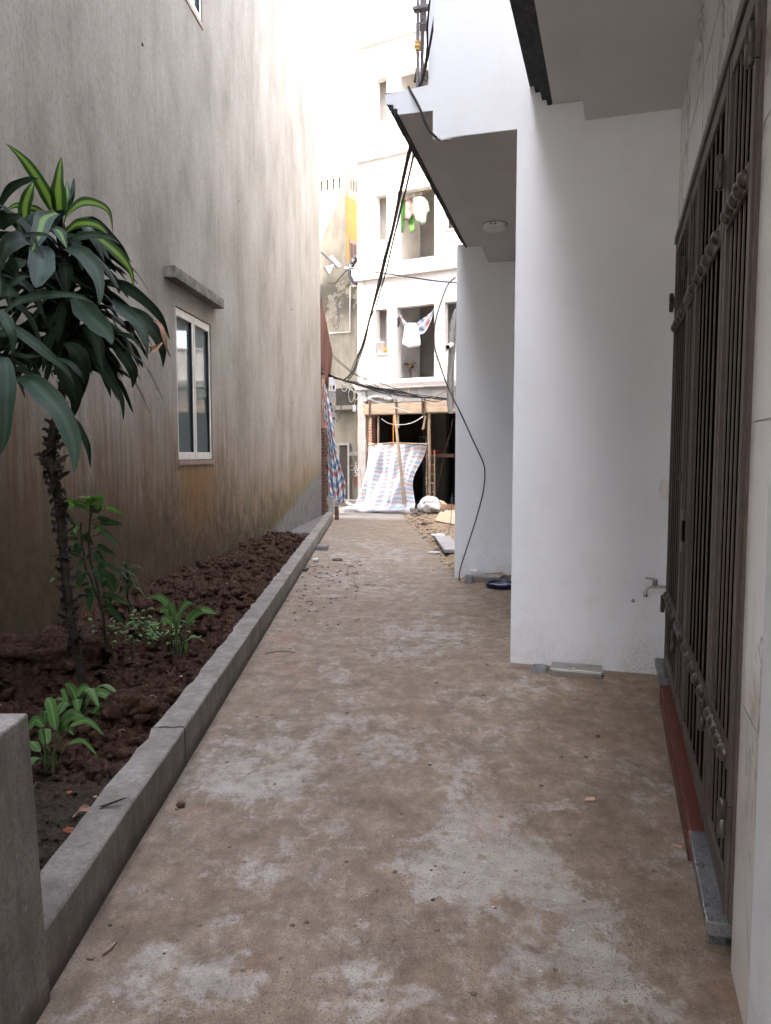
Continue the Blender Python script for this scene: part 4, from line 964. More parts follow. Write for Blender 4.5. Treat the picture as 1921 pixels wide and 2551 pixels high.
# knotted striped cloth and white shirt on the floor below
def hamfn(u, v):
    if True:
        c = spline([pf(*Z3([q])[0], .1) for q in ((898,180),(950,260),(1010,300),(1070,290),(1160,220),(1252,140))], 40)[int(u*40)]
        wdt = .03 + .20*math.sin(math.pi*min(1, u*1.05))**.8 + (.26 if u > .62 else 0)*math.sin(math.pi*(u-.62)/.38 if u > .62 else 0)
        return (c.x+.02*math.sin(v*9), .10+.03*math.sin(v*11+u*8), c.z + .03 - wdt*v)
o = MB().grid(hamfn, 40, 12).build('striped_cloth', M['hamm'], None, STR, tuple(pf(*Z3([(1070,290)])[0], .1)), solid=.01); tag(o, 'red and blue striped cloth slung across the window above the fan', 'cloth')
garment('white_cloth', 'white cloth hanging over the middle of the slung striped cloth', 'cloth', Z3([(950,300),(1000,270),(1060,268),(1090,310),(1100,400),(1125,495),(1060,520),(990,525),(930,490),(945,400)]), M['whitec'], .03, .02, 5)
garment('dark_cloth', 'small dark cloth at the left edge of the window above the fan', 'cloth', Z3([(875,215),(892,210),(902,260),(895,300),(880,318),(868,280)]), M['darkc'], .02, .01, 6)
o = MB().box((pf(1113,800,.9).x-.02,.9,4.2),(pf(1113,800,.9).x+1,1.0,5.0)).build('water_tank_panel', M['cement2'], None, STR, (2.9,.9,4.2)); tag(o, 'grey panel standing inside the right hand window behind the taped hoses', 'panel')

# debris in front of the house
sk_ = gz(1069,1290)
o = MB().ball((sk_.x,sk_.y-.02,.31), .235, 4, (1.05,.8,.80), .35, 1.5, 4).build('white_sack', M['sack'], None, I4, (sk_.x,sk_.y,.1)); tag(o, 'crumpled white plastic sack on the rubble heap by the doorway', 'sack')
hp = MB()
random.seed(11)
for i in range(60):
    x = sk_.x + random.uniform(-.42,.35); y = sk_.y + random.uniform(-.2,.3); s_ = random.uniform(.03,.075); z = random.uniform(0,.16)
    hp.box((x-s_,y-s_*.6,z),(x+s_,y+s_*.6,z+s_*.9), rot=(random.uniform(-.6,.6),random.uniform(-.6,.6),random.uniform(0,3)))
o = hp.build('rubble_heap', M['rubble'], None, I4, (sk_.x,sk_.y,0)); tag(o, 'heap of broken brick and mortar under the white sack', 'rubble heap', kind='stuff')
def quadslab(name, label, cat, px4, zs, th, mat, Ys=None):
    P = [gz(px, py, z) for (px, py), z in zip(px4, zs)]; m = MB(); m.prism(P, (0,0,th)); 
    o = m.build(name, mat, None, I4, tuple(P[0]), bevel=.003); return tag(o, label, cat)
quadslab('cardboard_sheet', 'flattened tan cardboard lying in front of the dark doorway', 'cardboard', ((1084,1298),(1146,1310),(1150,1274),(1098,1272)), (.10,.09,.14,.16), .012, M['card'])
quadslab('cardboard_sheet', 'brown folded cardboard underneath the tan sheet', 'cardboard', ((1074,1306),(1150,1313),(1150,1296),(1080,1292)), (.03,.03,.06,.06), .02, M['card'])
quadslab('dark_board', 'dark thin board under the cardboard at the edge of the sand', 'board', ((1072,1310),(1150,1317),(1150,1303),(1076,1300)), (.005,.005,.01,.01), .012, M['darkwood'])
a = gz(1095,1275,.05)
o = MB().hexa([(a.x-.02,a.y,.02),(a.x+.22,a.y-.1,.02),(a.x+.24,a.y-.05,.02),(a.x,a.y+.05,.02),(a.x-.26,a.y+.25,.42),(a.x+.08,a.y+.12,.30),(a.x+.10,a.y+.16,.31),(a.x-.24,a.y+.29,.43)]).build('leaning_board', M['cement2'], None, I4, (a.x,a.y,0)); tag(o, 'grey cement board leaning behind the white sack', 'board')
o = MB().box((a.x-.02,a.y-.15,.08),(a.x+.12,a.y+.1,.30), rot=(.3,.2,.4)).build('carton', M['card'], None, I4, (a.x,a.y,.1)); tag(o, 'small torn open carton behind the tan cardboard', 'carton')
b1 = MB()
for i in range(3):
    for j in range(5): b1.box((2.35+j*.225,-.12+.0*i,.0+i*.072),(2.35+j*.225+.215,-.02,.065+i*.072))
b1.box((2.35,-.019,0),(3.5,.25,.2)); o = b1.build('brick_step', M['brick'], None, STR, (2.9,-.1,0)); tag(o, 'low red brick step in the dark doorway on the right', 'brick step')
quadslab('concrete_slab', 'pale concrete plank lying on the sand beside the far white wall', 'slab', ((1107,1377),(1150,1377),(1120,1340),(1083,1342)), (.07,.07,.07,.07), .045, M['cement2'])
o = MB().ball(tuple(gz(1092,1335,.10)), .075, 3, (1.7,1,.55), .4, 2, 2).build('plastic_bag', M['sack'], None, I4, tuple(gz(1092,1335,.06))); tag(o, 'small white plastic bag lying on the sand', 'plastic bag')
o = MB().ball(tuple(gz(1062,1306,.05)), .09, 3, (1.3,.8,.6), .4, 2, 5).build('printed_bag', M['pink'], None, I4, tuple(gz(1062,1306,.03))); tag(o, 'pinkish crumpled bag below the white sack', 'plastic bag')
o = MB().ball(tuple(gz(1082,1376,.03)), .05, 2, (2.2,.8,.3), .3, 2, 6).build('paper_scrap', M['pvc'], None, I4, tuple(gz(1082,1376,.02))); tag(o, 'white torn paper scrap between the path edge and the concrete plank', 'paper')
a = gz(1028,1301); o = MB().tube([gz(1028,1300,.03), gz(1052,1283,.16)], .014, 6).build('stick', M['wood'], None, I4, tuple(a)); tag(o, 'stick poking out of the rubble heap', 'stick')
# broken tiles by the column
st = thing('tile_stack', 'small pile of broken tiles and brick at the foot of the column', 'tile pile', I4, tuple(gz(890,1270)))
c0 = gz(890,1270); random.seed(5)
for k, (dx, dz, rx, mat) in enumerate(((-.14,.05,.2,'cement2'),(.0,.04,-.1,'wood'),(.12,.05,.15,'darkwood'),(-.02,.13,.05,'pvc'),(-.20,.16,.5,'pvc'),(.16,.22,1.2,'pvc'))):
    MB().box((c0.x+dx-.09,c0.y-.08,dz-.03+.0),(c0.x+dx+.09,c0.y+.08,dz+.02), rot=(rx,.1*k-.2,.3*k)).build('tile', M[mat], st)

# ================================================================== OLD GREY HOUSE (OLD frame)
oh = thing('old_house', 'old mould stained grey house behind, with a slotted parapet and a yellow side', 'house', OLD, (-2, 3, 0))
MB().box((-7,0,-.1),(-.0,6,9.85)).build('wall', M['old'], oh)
# lower wing with doorway
a = pC(844,1108); b = pC(869,1240)
wallgrid(.0, .25, .001, 3.6, -.1, 7.75, [(.001+.0,.001,0,.0)], along=0).build('wing_wall', M['old'], oh)
da = pC(846,1109); db = pC(868,1243)
m = MB(); m.box((da.x-.0,-.012,-.1),(db.x,-.002,da.z)); m.build('doorway', M['dark_in'], oh)  # dark panel, the shade of an open doorway put into its colour
fm = MB(); fm.box((db.x+.001,-.05,-.1),(db.x+.07,-.002,da.z+.07)); fm.box((da.x-.07,-.05,da.z+.001),(db.x,-.002,da.z+.07)); fm.build('door_frame', M['cement2'], oh)
ca = pC(882,1130,-.0); MB().box((ca.x-.05,-.22,ca.z-.07),(ca.x+.9,-.002,ca.z+.05)).build('small_ledge', M['cement'], oh)
la_ = pC(835,1012); MB().box((la_.x-1.2,-.25,la_.z-.14),(la_.x+2.4,-.002,la_.z)).build('string_course', M['old'], oh)
m = MB(); z0 = pC(835,968).z; m.box((pC(828,968).x,-.006,la_.z+.001),(pC(905,968).x,-.002,z0)); m.build('sooty_band', simple('soot_black_render', (.05,.048,.04), (.02,.02,.018), .95, 3, bump=.5), oh)
# parapet with slots
zp0, zp1 = 9.85, 10.64
hs = [(-.2-.235*i-.075, -.2-.235*i, zp0+.28, zp0+.62) for i in range(9)]
wallgrid(0, .15, -7, 0, zp0, zp1, hs, along=0).build('parapet', M['old'], oh)
MB().box((-7,.4,zp0),(-.12,.5,zp1)).build('parapet_back', M['cement2'], oh)
hs = [(.3+.17*i, .3+.17*i+.06, zp0+.28, zp0+.62) for i in range(9)]
wallgrid(-.12, 0.001, .151, 6, zp0-.25, zp1, hs, along=1).build('side_parapet', M['old'], oh)
# yellow recessed side wall and door
MB().box((-.2,.12,7.75),(.012,6,9.6)).build('yellow_side_wall', M['yellow'], oh)
MB().box((.0,.10,9.45),(.02,6,9.84)).build('balcony_soffit', M['yellow'], oh)
MB().box((.013,.0,6.9),(.03,.11,9.84)).build('yellow_corner_strip', M['yellow'], oh)
def pS(px, py, off=.02): return inplane(OLD, px, py, 0, off)
a = pS(871,595); b = pS(888,603)
dr = thing('wall_panel_door', 'x', 'x') if False else None
d_ = MB().box((.013,a.y,7.752),(.03,b.y,a.z)).build('door', M['brownp'], oh)
MB().box((.031,a.y+.04,a.z-1.0),(.036,(a.y+b.y)/2-.02,a.z-.12)).build('door_panel', M['darkwood'], d_); MB().box((.031,(a.y+b.y)/2+.02,a.z-1.0),(.036,b.y-.04,a.z-.12)).build('door_panel', M['darkwood'], d_)
# pvc conduit drawn on the wall
c = [pC(*p, -.03) for p in ((895,711),(873,713),(872,827),(821,830))]
MB().tube(c, .018, 6).build('white_conduit', M['pvc'], oh)
# railing of thin bars on the roof
rl2 = thing('roof_rail', 'thin pinkish vertical bars on the roof behind the slotted parapet', 'railing', OLD, (-.3,1.5,10.6))
za = pC(860,406,1.5).z; zb = pC(860,446,1.5).z
MB().tube([tuple(pC(853,406,1.5)), tuple(pC(896,406,1.5))], .03, 6).build('top_rail', M['offwhite'], rl2)
for px in (856,862,868,873,879,884,889,895):
    a = pC(px,406,1.5); MB().tube([(a.x,1.5,10.2),(a.x,1.5,a.z)], .012, 5).build('bar', M['rust'], rl2)
# round sign
sg = thing('round_sign', 'round grey and beige shop sign on the old house, lettering along its upper rim', 'sign', OLD, (.6,-.35,7.6))
cS = pC(903,671,-.35); Rr = .53
MB().lathe([(0,0),(Rr,0),(Rr,-.05),(.36,-.05),(.36,-.045),(0,-.045)], (cS.x,-.35,cS.z), 40, 'y').build('disc', M['signd'], sg)
MB().lathe([(.30,-.0455),(.30,-.052),(0,-.052)], (cS.x,-.35,cS.z), 40, 'y').build('inner_disc', M['signb'], sg)
def text3(s_, name, size, mat, par, mw, th=.004):
    c = bpy.data.curves.new(name, 'FONT'); c.body = s_; c.size = size; c.align_x = 'CENTER'; c.align_y = 'CENTER'; c.extrude = th
    t = bpy.data.objects.new(name, c); col.objects.link(t); bpy.context.view_layer.update()
    me = bpy.data.meshes.new_from_object(t.evaluated_get(bpy.context.evaluated_depsgraph_get())); bpy.data.objects.remove(t)
    me.transform(mw); me.transform(Matrix.Translation(-LOC[par.name])); me.materials.clear(); me.materials.append(mat)
    o = bpy.data.objects.new(name, me); col.objects.link(o); o.parent = par; LOC[o.name] = LOC[par.name]; return o
for ch, ang in (('K', 158), ('A', 135), ('N', 108)):
    A = R(ang); rr = .435
    text3(ch, 'letter', .17, M['paintw'], sg, Matrix.Translation((cS.x+rr*math.cos(A), -.405, cS.z+rr*math.sin(A))) @ Matrix.Rotation(-(A-math.pi/2), 4, 'Y') @ Matrix.Rotation(R(90), 4, 'X'))
# stencilled advert
ad = thing('painted_advert', 'white stencilled phone advert painted low on the old grey wall', 'painted sign', OLD, tuple(pC(891,1170,-.02)))
p = pC(884,1166,-.012); text3('CẮT BÊ TÔNG', 'letter_row', .26, M['paintw'], ad, Matrix.Translation((p.x+.62,-.012,p.z)) @ Matrix.Rotation(R(90), 4, 'X'), .002)
p = pC(884,1178,-.012); text3('5775', 'digit_row', .30, M['paintw'], ad, Matrix.Translation((p.x+.28,-.012,p.z-.02)) @ Matrix.Rotation(R(90), 4, 'X'), .002)
p = pC(889,1190,-.01); m = MB()
random.seed(3)
for i in range(7):
    x = p.x-.12+.06*i; l_ = random.uniform(.15,.5); m.box((x,-.011,p.z-l_),(x+.03,-.003,p.z+.05))
m.build('red_drips', M['redstain'], ad)
o = MB(); 
for i in range(14): o.leaf([pC(893+random.uniform(-5,5),1016,-.2), pC(893+random.uniform(-9,9),1010-random.random()*6,-.28)], .09, (1,0,.2), nseg=5)
o = o.build('wall_fern', M['lf_sb'], None, OLD, tuple(pC(893,1016,-.2))); tag(o, 'tiny bright green plant growing on the ledge of the old wall', 'plant')
# unseen blocks: one closes the street, two are added to block light
nb = thing('street_neighbour', 'pale rendered house block further along the street', 'house', STR, (9, 4, 0)); MB().box((4.75,.1,0),(14,9,13)).build('wall', M['offwhite'], nb)
nb = thing('sun_blocker', 'unseen grey block added to shade the old house from the sun', 'house', I4, (-5, 22, 0)); MB().box((-9,20.8,0),(-2.45,24,13)).build('wall', M['old'], nb)  # added to keep the sun off the old house front
nb = thing('sky_blocker_behind', 'unseen pale block added behind the camera to limit sky light', 'house', I4, (0, -8, 0)); MB().box((-9,-20,0),(9,-12,9.5)).build('wall', M['offwhite'], nb)  # added out of view, sized to limit sky light in the alley

# ================================================================== LEFT CORNER BEYOND THE HOUSE
bw = thing('brick_wall_end', 'rough red brick wall end just beyond the cream house', 'brick wall', I4, (-1.6,17.3,0))
def rough(a, b, n=26):
    m = MB()
    def fnc(u, v):
        z = a[2]+(b[2]-a[2])*v; jag = .05*noise.fractal(Vector((u*5, z*4, 2)), .8, 2, 4)
        return (b[0]+jag, a[1]+(b[1]-a[1])*u, z)
    m.grid(fnc, 12, 70, False); m.grid(lambda u, v: (a[0]+(b[0]-a[0])*u+ (.05*noise.fractal(Vector((0, (a[2]+(b[2]-a[2])*v)*4, 2)), .8, 2, 4) if u > .5 else 0), a[1], a[2]+(b[2]-a[2])*v), 2, 70, False)
    m.box((a[0], a[1]+.01, a[2]), (b[0]-.08, b[1], b[2])); return m
xr = aty(811,1150,17.15).x
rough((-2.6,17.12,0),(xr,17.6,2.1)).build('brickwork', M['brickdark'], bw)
rough((-2.6,17.14,2.1),(aty(806,1000,17.15).x,17.5,3.3)).build('upper_brickwork', M['bricky'], bw)
for i in range(9):
    z = 2.0+.17*i; MB().box((aty(804,1000,17.1).x,17.05,z),(aty(807,1000,17.1).x,17.13,z+.02)).build('rung_bar', M['railgrey'], bw)
# rusty corrugated sheet
rs = thing('corrugated_sheet', 'rusty brown corrugated sheet hanging above the brick wall end', 'metal sheet', I4, (-1.4,17.6,3))
tl = aty(798,735,17.05); bl_ = aty(800,925,17.05); tr = aty(827,882,18.6); br = aty(819,968,18.6)
def cs(u, v):
    A = tl.lerp(tr, u); B = bl_.lerp(br, u); p = A.lerp(B, v); p.x += .02*math.sin(u*70); return p
MB().grid(cs, 130, 10).build('sheet', M['rust'], rs, solid=.004)
MB().tube([bl_, bl_.lerp(br,.5)+Vector((0,0,.03)), br], .035, 6).build('bottom_batten', M['darkwood'], rs)
MB().tube([tl, tr], .02, 6).build('edge_batten', M['darkwood'], rs)
# hanging striped tarp
def htarp(u, v):
    ctr = spline([aty(806,955,17.3), aty(813,1010,17.3), aty(821,1070,17.35), aty(831,1130,17.4), aty(838,1185,17.4), aty(842,1240,17.4)], 60)[int(v*60)]
    wd = .03 + .22*v**.9 + .07*math.sin(v*9)*v - (.10*max(0, v-.82)/.18)
    f = .045*math.sin(u*19+2*math.sin(v*5)) + .02*math.sin(u*37+v*9)
    return (ctr.x + (u-.5)*wd*1.5*(1.0) , ctr.y + f*1.4 + .12*u, ctr.z - .16*u*v + .03*math.sin(u*9)*v)
o = MB().grid(htarp, 50, 60).build('hanging_tarpaulin', M['tarp'], None, I4, tuple(aty(806,955,17.3)), solid=.005); tag(o, 'faded blue red and white striped tarpaulin hanging down from the rusty sheet', 'tarpaulin', 'striped tarpaulins')
# meter boxes on the wall end
for k, (y0, y1, lab) in enumerate(((940,975,'upper cream electricity meter box on the wall end by the tarpaulin'),(977,1018,'middle cream electricity meter box just above a gap in the boxes'),(1028,1054,'lowest cream electricity meter box beside the hanging tarpaulin'))):
    a = aty(819,y0,18.2); b = aty(836,y1,18.2); mb = thing('electricity_meter', lab, 'meter box', I4, (a.x,18.2,b.z), 'electricity meters on the wall end')
    MB().box((a.x,18.2,b.z),(b.x,18.4,a.z)).build('case', M['cement2'] if k else M['pvc'], mb, bevel=.01)
    for j in range(2):
        x = a.x+.02+j*(b.x-a.x)*.48; MB().box((x,18.19,b.z+.05+.02*k),(x+(b.x-a.x)*.3,18.1995,b.z+.05+.09)).build('meter_window', M['darkc'] if (j+k) % 2 else M['yelwire'], mb)
o = MB().box((-2.6,18.42,0),(aty(830,1000,18.5).x,18.9,3.4)).build('meter_wall', M['cement2'], None, I4, (-1.6,18.5,0)); tag(o, 'narrow rendered wall carrying the electricity meters', 'wall')
# dark board behind the kerb end
a = gz(843,1297); o = MB().box((a.x-.10,16.9,0),(a.x+.0,16.93,.30), rot=(-.1,0,0)).build('dark_board', M['darkwood'], None, I4, (a.x,16.9,0)); tag(o, 'short dark board standing against the far end of the planter wall', 'board')
# bracket with coil rings on the old house
br_ = thing('cable_bracket', 'grey steel bracket with white spiral rings fixed high on the left corner', 'bracket', I4, tuple(aty(806,630,18.5)))
MB().tube([aty(800,626,18.5), aty(843,667,18.9)], .032, 4).build('arm', M['cement'], br_); MB().tube([aty(805,665,18.5), aty(822,686,18.6)], .025, 4).build('arm', M['cement'], br_)
for i in range(5):
    c = aty(827+4.2*i, 642+4.5*i, 18.8); MB().tube([(c.x+.045*math.cos(a/12*6.283), c.y+.02*math.sin(a/12*6.28), c.z+.05*math.sin(a/12*6.283)) for a in range(13)], .009, 5).build('ring', M['pvc'], br_)
MB().prism([aty(810,663,18.6),aty(832,658,18.6),aty(820,684,18.6)], (0,.04,0)).build('plate', M['pvc'], br_)
sp_ = thing('cable_splice', 'white splice box on the overhead cable in front of the old house', 'splice box', I4, tuple(aty(866,668,18.9)))
MB().box(tuple(aty(858,672,18.95)), tuple(aty(882,665,18.85)), rot=(0,R(9),0)).build('box', M['pvc'], sp_)
# ================================================================== OVERHEAD CABLES
G = 'overhead cables at the end of the alley'
drapecable('cable', 'thick black cable dropping along the corner past the railing, left of two', [(1071,-12),(1071,0),(1067,35),(1064.6,76),(1065,112),(1061,147),(1053,194),(1043,216)], 5.45, 5.75, .0075, M['wire'], n=16)
drapecable('cable', 'thick black cable dropping along the corner past the railing, right of two', [(1091,-12),(1089,0),(1081,53),(1073,100),(1065,147),(1056,188),(1046,216)], 5.42, 5.74, .0085, M['wire'], n=16)
drapecable('cable', 'thick black twin cable slanting down from the overhang to the left pole', [(1035,330),(1020,378),(1000,467),(980,565),(954,672),(946,709),(924,783),(911,834),(895,884),(878,927),(857,946)], 6.6, 18.2, .019, M['wire'], n=40)
drapecable('cable', 'thinner black cable slanting down just right of the thick one', [(1040,345),(1028,398),(1012,468),(985,575),(963,672),(952,709),(936,765),(922,795),(912,840),(898,888),(880,932),(862,951)], 6.6, 18.2, .011, M['wire'], n=40)
drapecable('cable', 'black cable slanting down alongside the thick one, swinging left of it', [(1010,430),(990,520),(972,590),(957,640),(950,672),(942,705),(925,775),(914,822),(900,865),(882,905),(866,950)], 7.6, 18.2, .009, M['wire'], n=40)
drapecable('cable', 'black cable running level from the old house to the far white wall', [(818,706),(836,704),(850,688),(871,669),(895,672),(950,680),(1020,690),(1080,699),(1140,705)], 18.8, 13, .013, M['wire'], n=30)
random.seed(21)
for k in range(9):
    d = [random.uniform(-5,5) for _ in range(7)]; e_ = random.uniform(-8,8)
    drapecable('cable', ['lowest','second','third','fourth','fifth','sixth','seventh','eighth','topmost'][k] + ' black strand of the sagging bundle above the doorway', [(819,932+k),(857,948+d[1]*.4),(895,957+d[2]*.8),(945,967+d[3]+k),(1000,978+d[4]+k),(1055,988+d[5]*.7),(1116,996-k*.5)], 18.3, 16.2, .008 if k else .014, M['wire'], n=30)
drapecable('cable', 'black cable crossing down from the rusty sheet into the bundle', [(828,884),(850,903),(880,928),(930,956),(975,987)], 18.3, 18.0, .009, M['wire'])
drapecable('cable', 'black cable looping from the rusty sheet over the bundle to the right', [(829,890),(855,912),(885,934),(920,946),(970,962),(1020,980),(1075,1000),(1114,994)], 18.3, 16.3, .008, M['wire'])
drapecable('cable', 'pale pinkish cable slanting under the bundle to the formwork boards', [(850,950),(878,973),(915,992),(960,1008),(1000,1020),(1025,1028)], 18.3, 18.6, .011, M['whitewire'])
drapecable('cable', 'yellow cable tied round the taped hoses', [(1060,1000),(1080,990),(1105,977),(1124,970)], 17, 14.2, .008, M['yelwire'])
drapecable('cable', 'yellow cable hanging in front of the concrete lintel', [(1017,968),(1017,985),(1018,1000)], 18.6, 18.6, .008, M['yelwire'])
drapecable('cable', 'orange cable hanging beside the leaning prop', [(981,1034),(980,1060),(980,1110)], 18.9, 18.9, .011, M['orange'])
drapecable('cable', 'thin white wire strung down the cement column', [(897,975),(903,1030),(909,1080),(915,1125)], 19.4, 19.3, .006, M['whitewire'])
drapecable('cable', 'thin brown cable dangling in front of the dark doorway to the ground', [(1128,1045),(1122,1080),(1112,1108),(1104,1150),(1095,1190),(1085,1240)], 17.5, 18.6, .007, M['darkwood'])
drapecable('cable', 'thin cable running down in front of the cardboard to the concrete plank', [(1126,1230),(1124,1290),(1118,1325),(1105,1350),(1101,1372)], 15, 12, .007, M['wire'])
drapecable('cable', 'pale cable slung under the formwork between the props', [(950,1043),(970,1055),(1000,1058),(1030,1052),(1056,1036)], 19, 19, .009, M['whitewire'])
drapecable('cable', 'grey cable curving down the old wall into the meter boxes', [(852,960),(852,985),(849,1020),(842,1046),(833,1052)], 18.6, 18.3, .012, M['greywire'])
drapecable('cable', 'grey cable from the meter boxes up to the white cable bundle', [(833,1005),(850,995),(862,980),(872,970)], 18.3, 18.3, .009, M['greywire'])
for k, (x, y, rx, ry) in enumerate(((875,985,7,16),(887,985,5,11),(858,967,6,8))):
    c = aty(x,y,18.3); P = [(c.x+rx*.0099*math.sin(a/16*6.283)+.0, 18.3+.02*math.sin(a*.8), c.z+ry*.0099*math.cos(a/16*6.283)) for a in range(17)]
    o = MB().tube(P, .010, 6).build('cable_coil', M['whitewire'], None, I4, tuple(c)); tag(o, ('large pale loop of spare cable above the white socket box','smaller pale cable loop right beside the large one','pale cable loop tied to the black bundle')[k], 'cable coil')
for k, (x, y, rx, ry) in enumerate(((838,790,7,32),(833,782,9,33))):
    P = [aty(x+rx*math.sin(a), y+ry*math.cos(a)*-1, 18.7) for a in [i*.32-.6 for i in range(14)]]
    o = MB().tube(P, .010, 6).build('cable_loop', M['greywire'], None, I4, tuple(P[0])); tag(o, ('right of two big grey cable loops on the old wall','left of two big grey cable loops on the old wall')[k], 'cable loop')
sb = thing('hanging_socket', 'white socket box dangling on a yellow wire before the old house', 'socket', I4, tuple(aty(883,1019,18.3)))
a = aty(878,1009,18.3); b = aty(887,1026,18.3); MB().box((a.x,18.26,b.z),(b.x,18.34,a.z)).build('box', M['pvc'], sb, bevel=.02)
drapecable('cable', 'yellow wire hanging down from the white socket box', [(884,1026),(886,1060),(890,1100),(895,1140),(900,1200),(905,1255)], 18.3, 19.3, .007, M['yelwire'])
drapecable('cable', 'short yellow wire holding up the white socket box', [(884,965),(885,990),(883,1010)], 18.3, 18.3, .007, M['yelwire'])
# taped hoses at the right
def hose(name, label, pts, Y, r, grp='taped hoses'):
    P = spline([aty(x, y, Y) for x, y in pts], 90); rr = [r*(1+.10*((i % 3) == 0)) for i in range(len(P))]
    o = MB().tube(P, rr, 10).build(name, M['conduit'], None, I4, tuple(P[0])); tag(o, label, 'hose', grp)
hose('taped_hose', 'thick grey taped hose in front of the far white wall edge', ((1140,770),(1132,789),(1127,813),(1123.6,849),(1122.6,882),(1120,922),(1119,963),(1119,1004),(1124,1030)), 14, .042)
hose('taped_hose', 'thinner grey taped hose right behind the thick one', ((1134,849),(1131,874),(1128,914),(1128,947),(1129,988),(1130,1020)), 14.1, .028)
pe = aty(1117,863,13.8); o = MB().tube([aty(1126,857,14.1), aty(1115,865,13.6)], .042, 16, caps=False).build('pipe_mouth', M['pvc'], None, I4, tuple(pe)); tag(o, 'open white pipe end beside the taped hoses', 'pipe')
o = MB().tube([aty(1125,857.6,14.08), aty(1116,864.6,13.66)], .036, 16).build('black_plug', M['black'], None, I4, tuple(pe)); tag(o, 'black inner pipe inside the white pipe end', 'pipe')
drapecable('cable', 'thin rusty wire hanging below the open pipe end', [(1112,868),(1111,885),(1113,905)], 13.7, 13.7, .005, M['rust'])

# ================================================================== PLANTS
random.seed(4)
dn = thing('dracaena', 'tall dracaena with arching striped leaves standing in the soil bed', 'plant', I4, (-1.65,3.94,.16))
Z1 = lambda x, y: (x/3.622, 340+y/3.622); Z2 = lambda x, y: (x/3.622, 750+y/3.622)
tp_ = [(213,1745),(211,1729),(197,1656),(184,1584),(173,1512),(163,1421),(155,1331),(148,1258),(134,1186),(128,1150),(130,1100),(145,1020),(165,930),(180,860),(175,760),(160,640),(150,560)]
TP = [aty(x, y, 3.94) for x, y in tp_]
sp_t = spline(TP, 60)
rad = [(.021 if i < 9 else .0245) + .0025*math.sin(i*2.3) for i in range(61)]
tk = MB().tube(sp_t, rad, 12); tk.build('trunk', M['bark'], dn)
stb = MB(); 
for i in range(150):
    t = .17 + .80*i/150; p = sp_t[int(t*60)]; a = i*2.399+random.uniform(-.5,.5); ln = random.uniform(.014,.048)*(1.0 if random.random() < .85 else 1.8)
    d = Vector((math.cos(a), math.sin(a), 0)); 
    stb.leaf([p + d*.018, p + d*(.025+ln*.5) + Vector((0,0,ln*.28)), p + d*(.02+ln) + Vector((0,0,ln*random.uniform(-.1,.6)))], random.uniform(.03,.058), d.cross(Vector((0,0,1)))+Vector((0,0,random.uniform(-.8,.8))), fold=.7, wave=.08, nseg=5, base=1.6)
stb.build('leaf_stubs', M['bark'], dn)
CR = aty(160, 640, 3.94)
def pleaf(mb, zf, pts, w, Y0, Y1, roll=0.0, fold=.28, wave=.02, blunt=.68):
    L = [zf(*p) for p in pts]; n = len(L); P = []
    for i, (x, y) in enumerate(L):
        t = i/(n-1); bow = math.sin(t*math.pi)*-.06
        P.append(aty(x, y, Y0+(Y1-Y0)*t + bow))
    m = len(P)//2; tan = (P[min(m+1, n-1)]-P[m-1]).normalized(); view = (P[m]-CAMP).normalized()
    side = tan.cross(view).normalized()*math.cos(roll) + view*math.sin(roll)
    mb.leaf(P, w/3.622/F_PX*((Y0+Y1)/2)*1.0/max(.35, math.cos(roll)), side, fold=fold, wave=wave, nseg=20, blunt=blunt, base=.5)
lv_ = MB(); lg = MB(); lgv = MB(); ldk = MB()
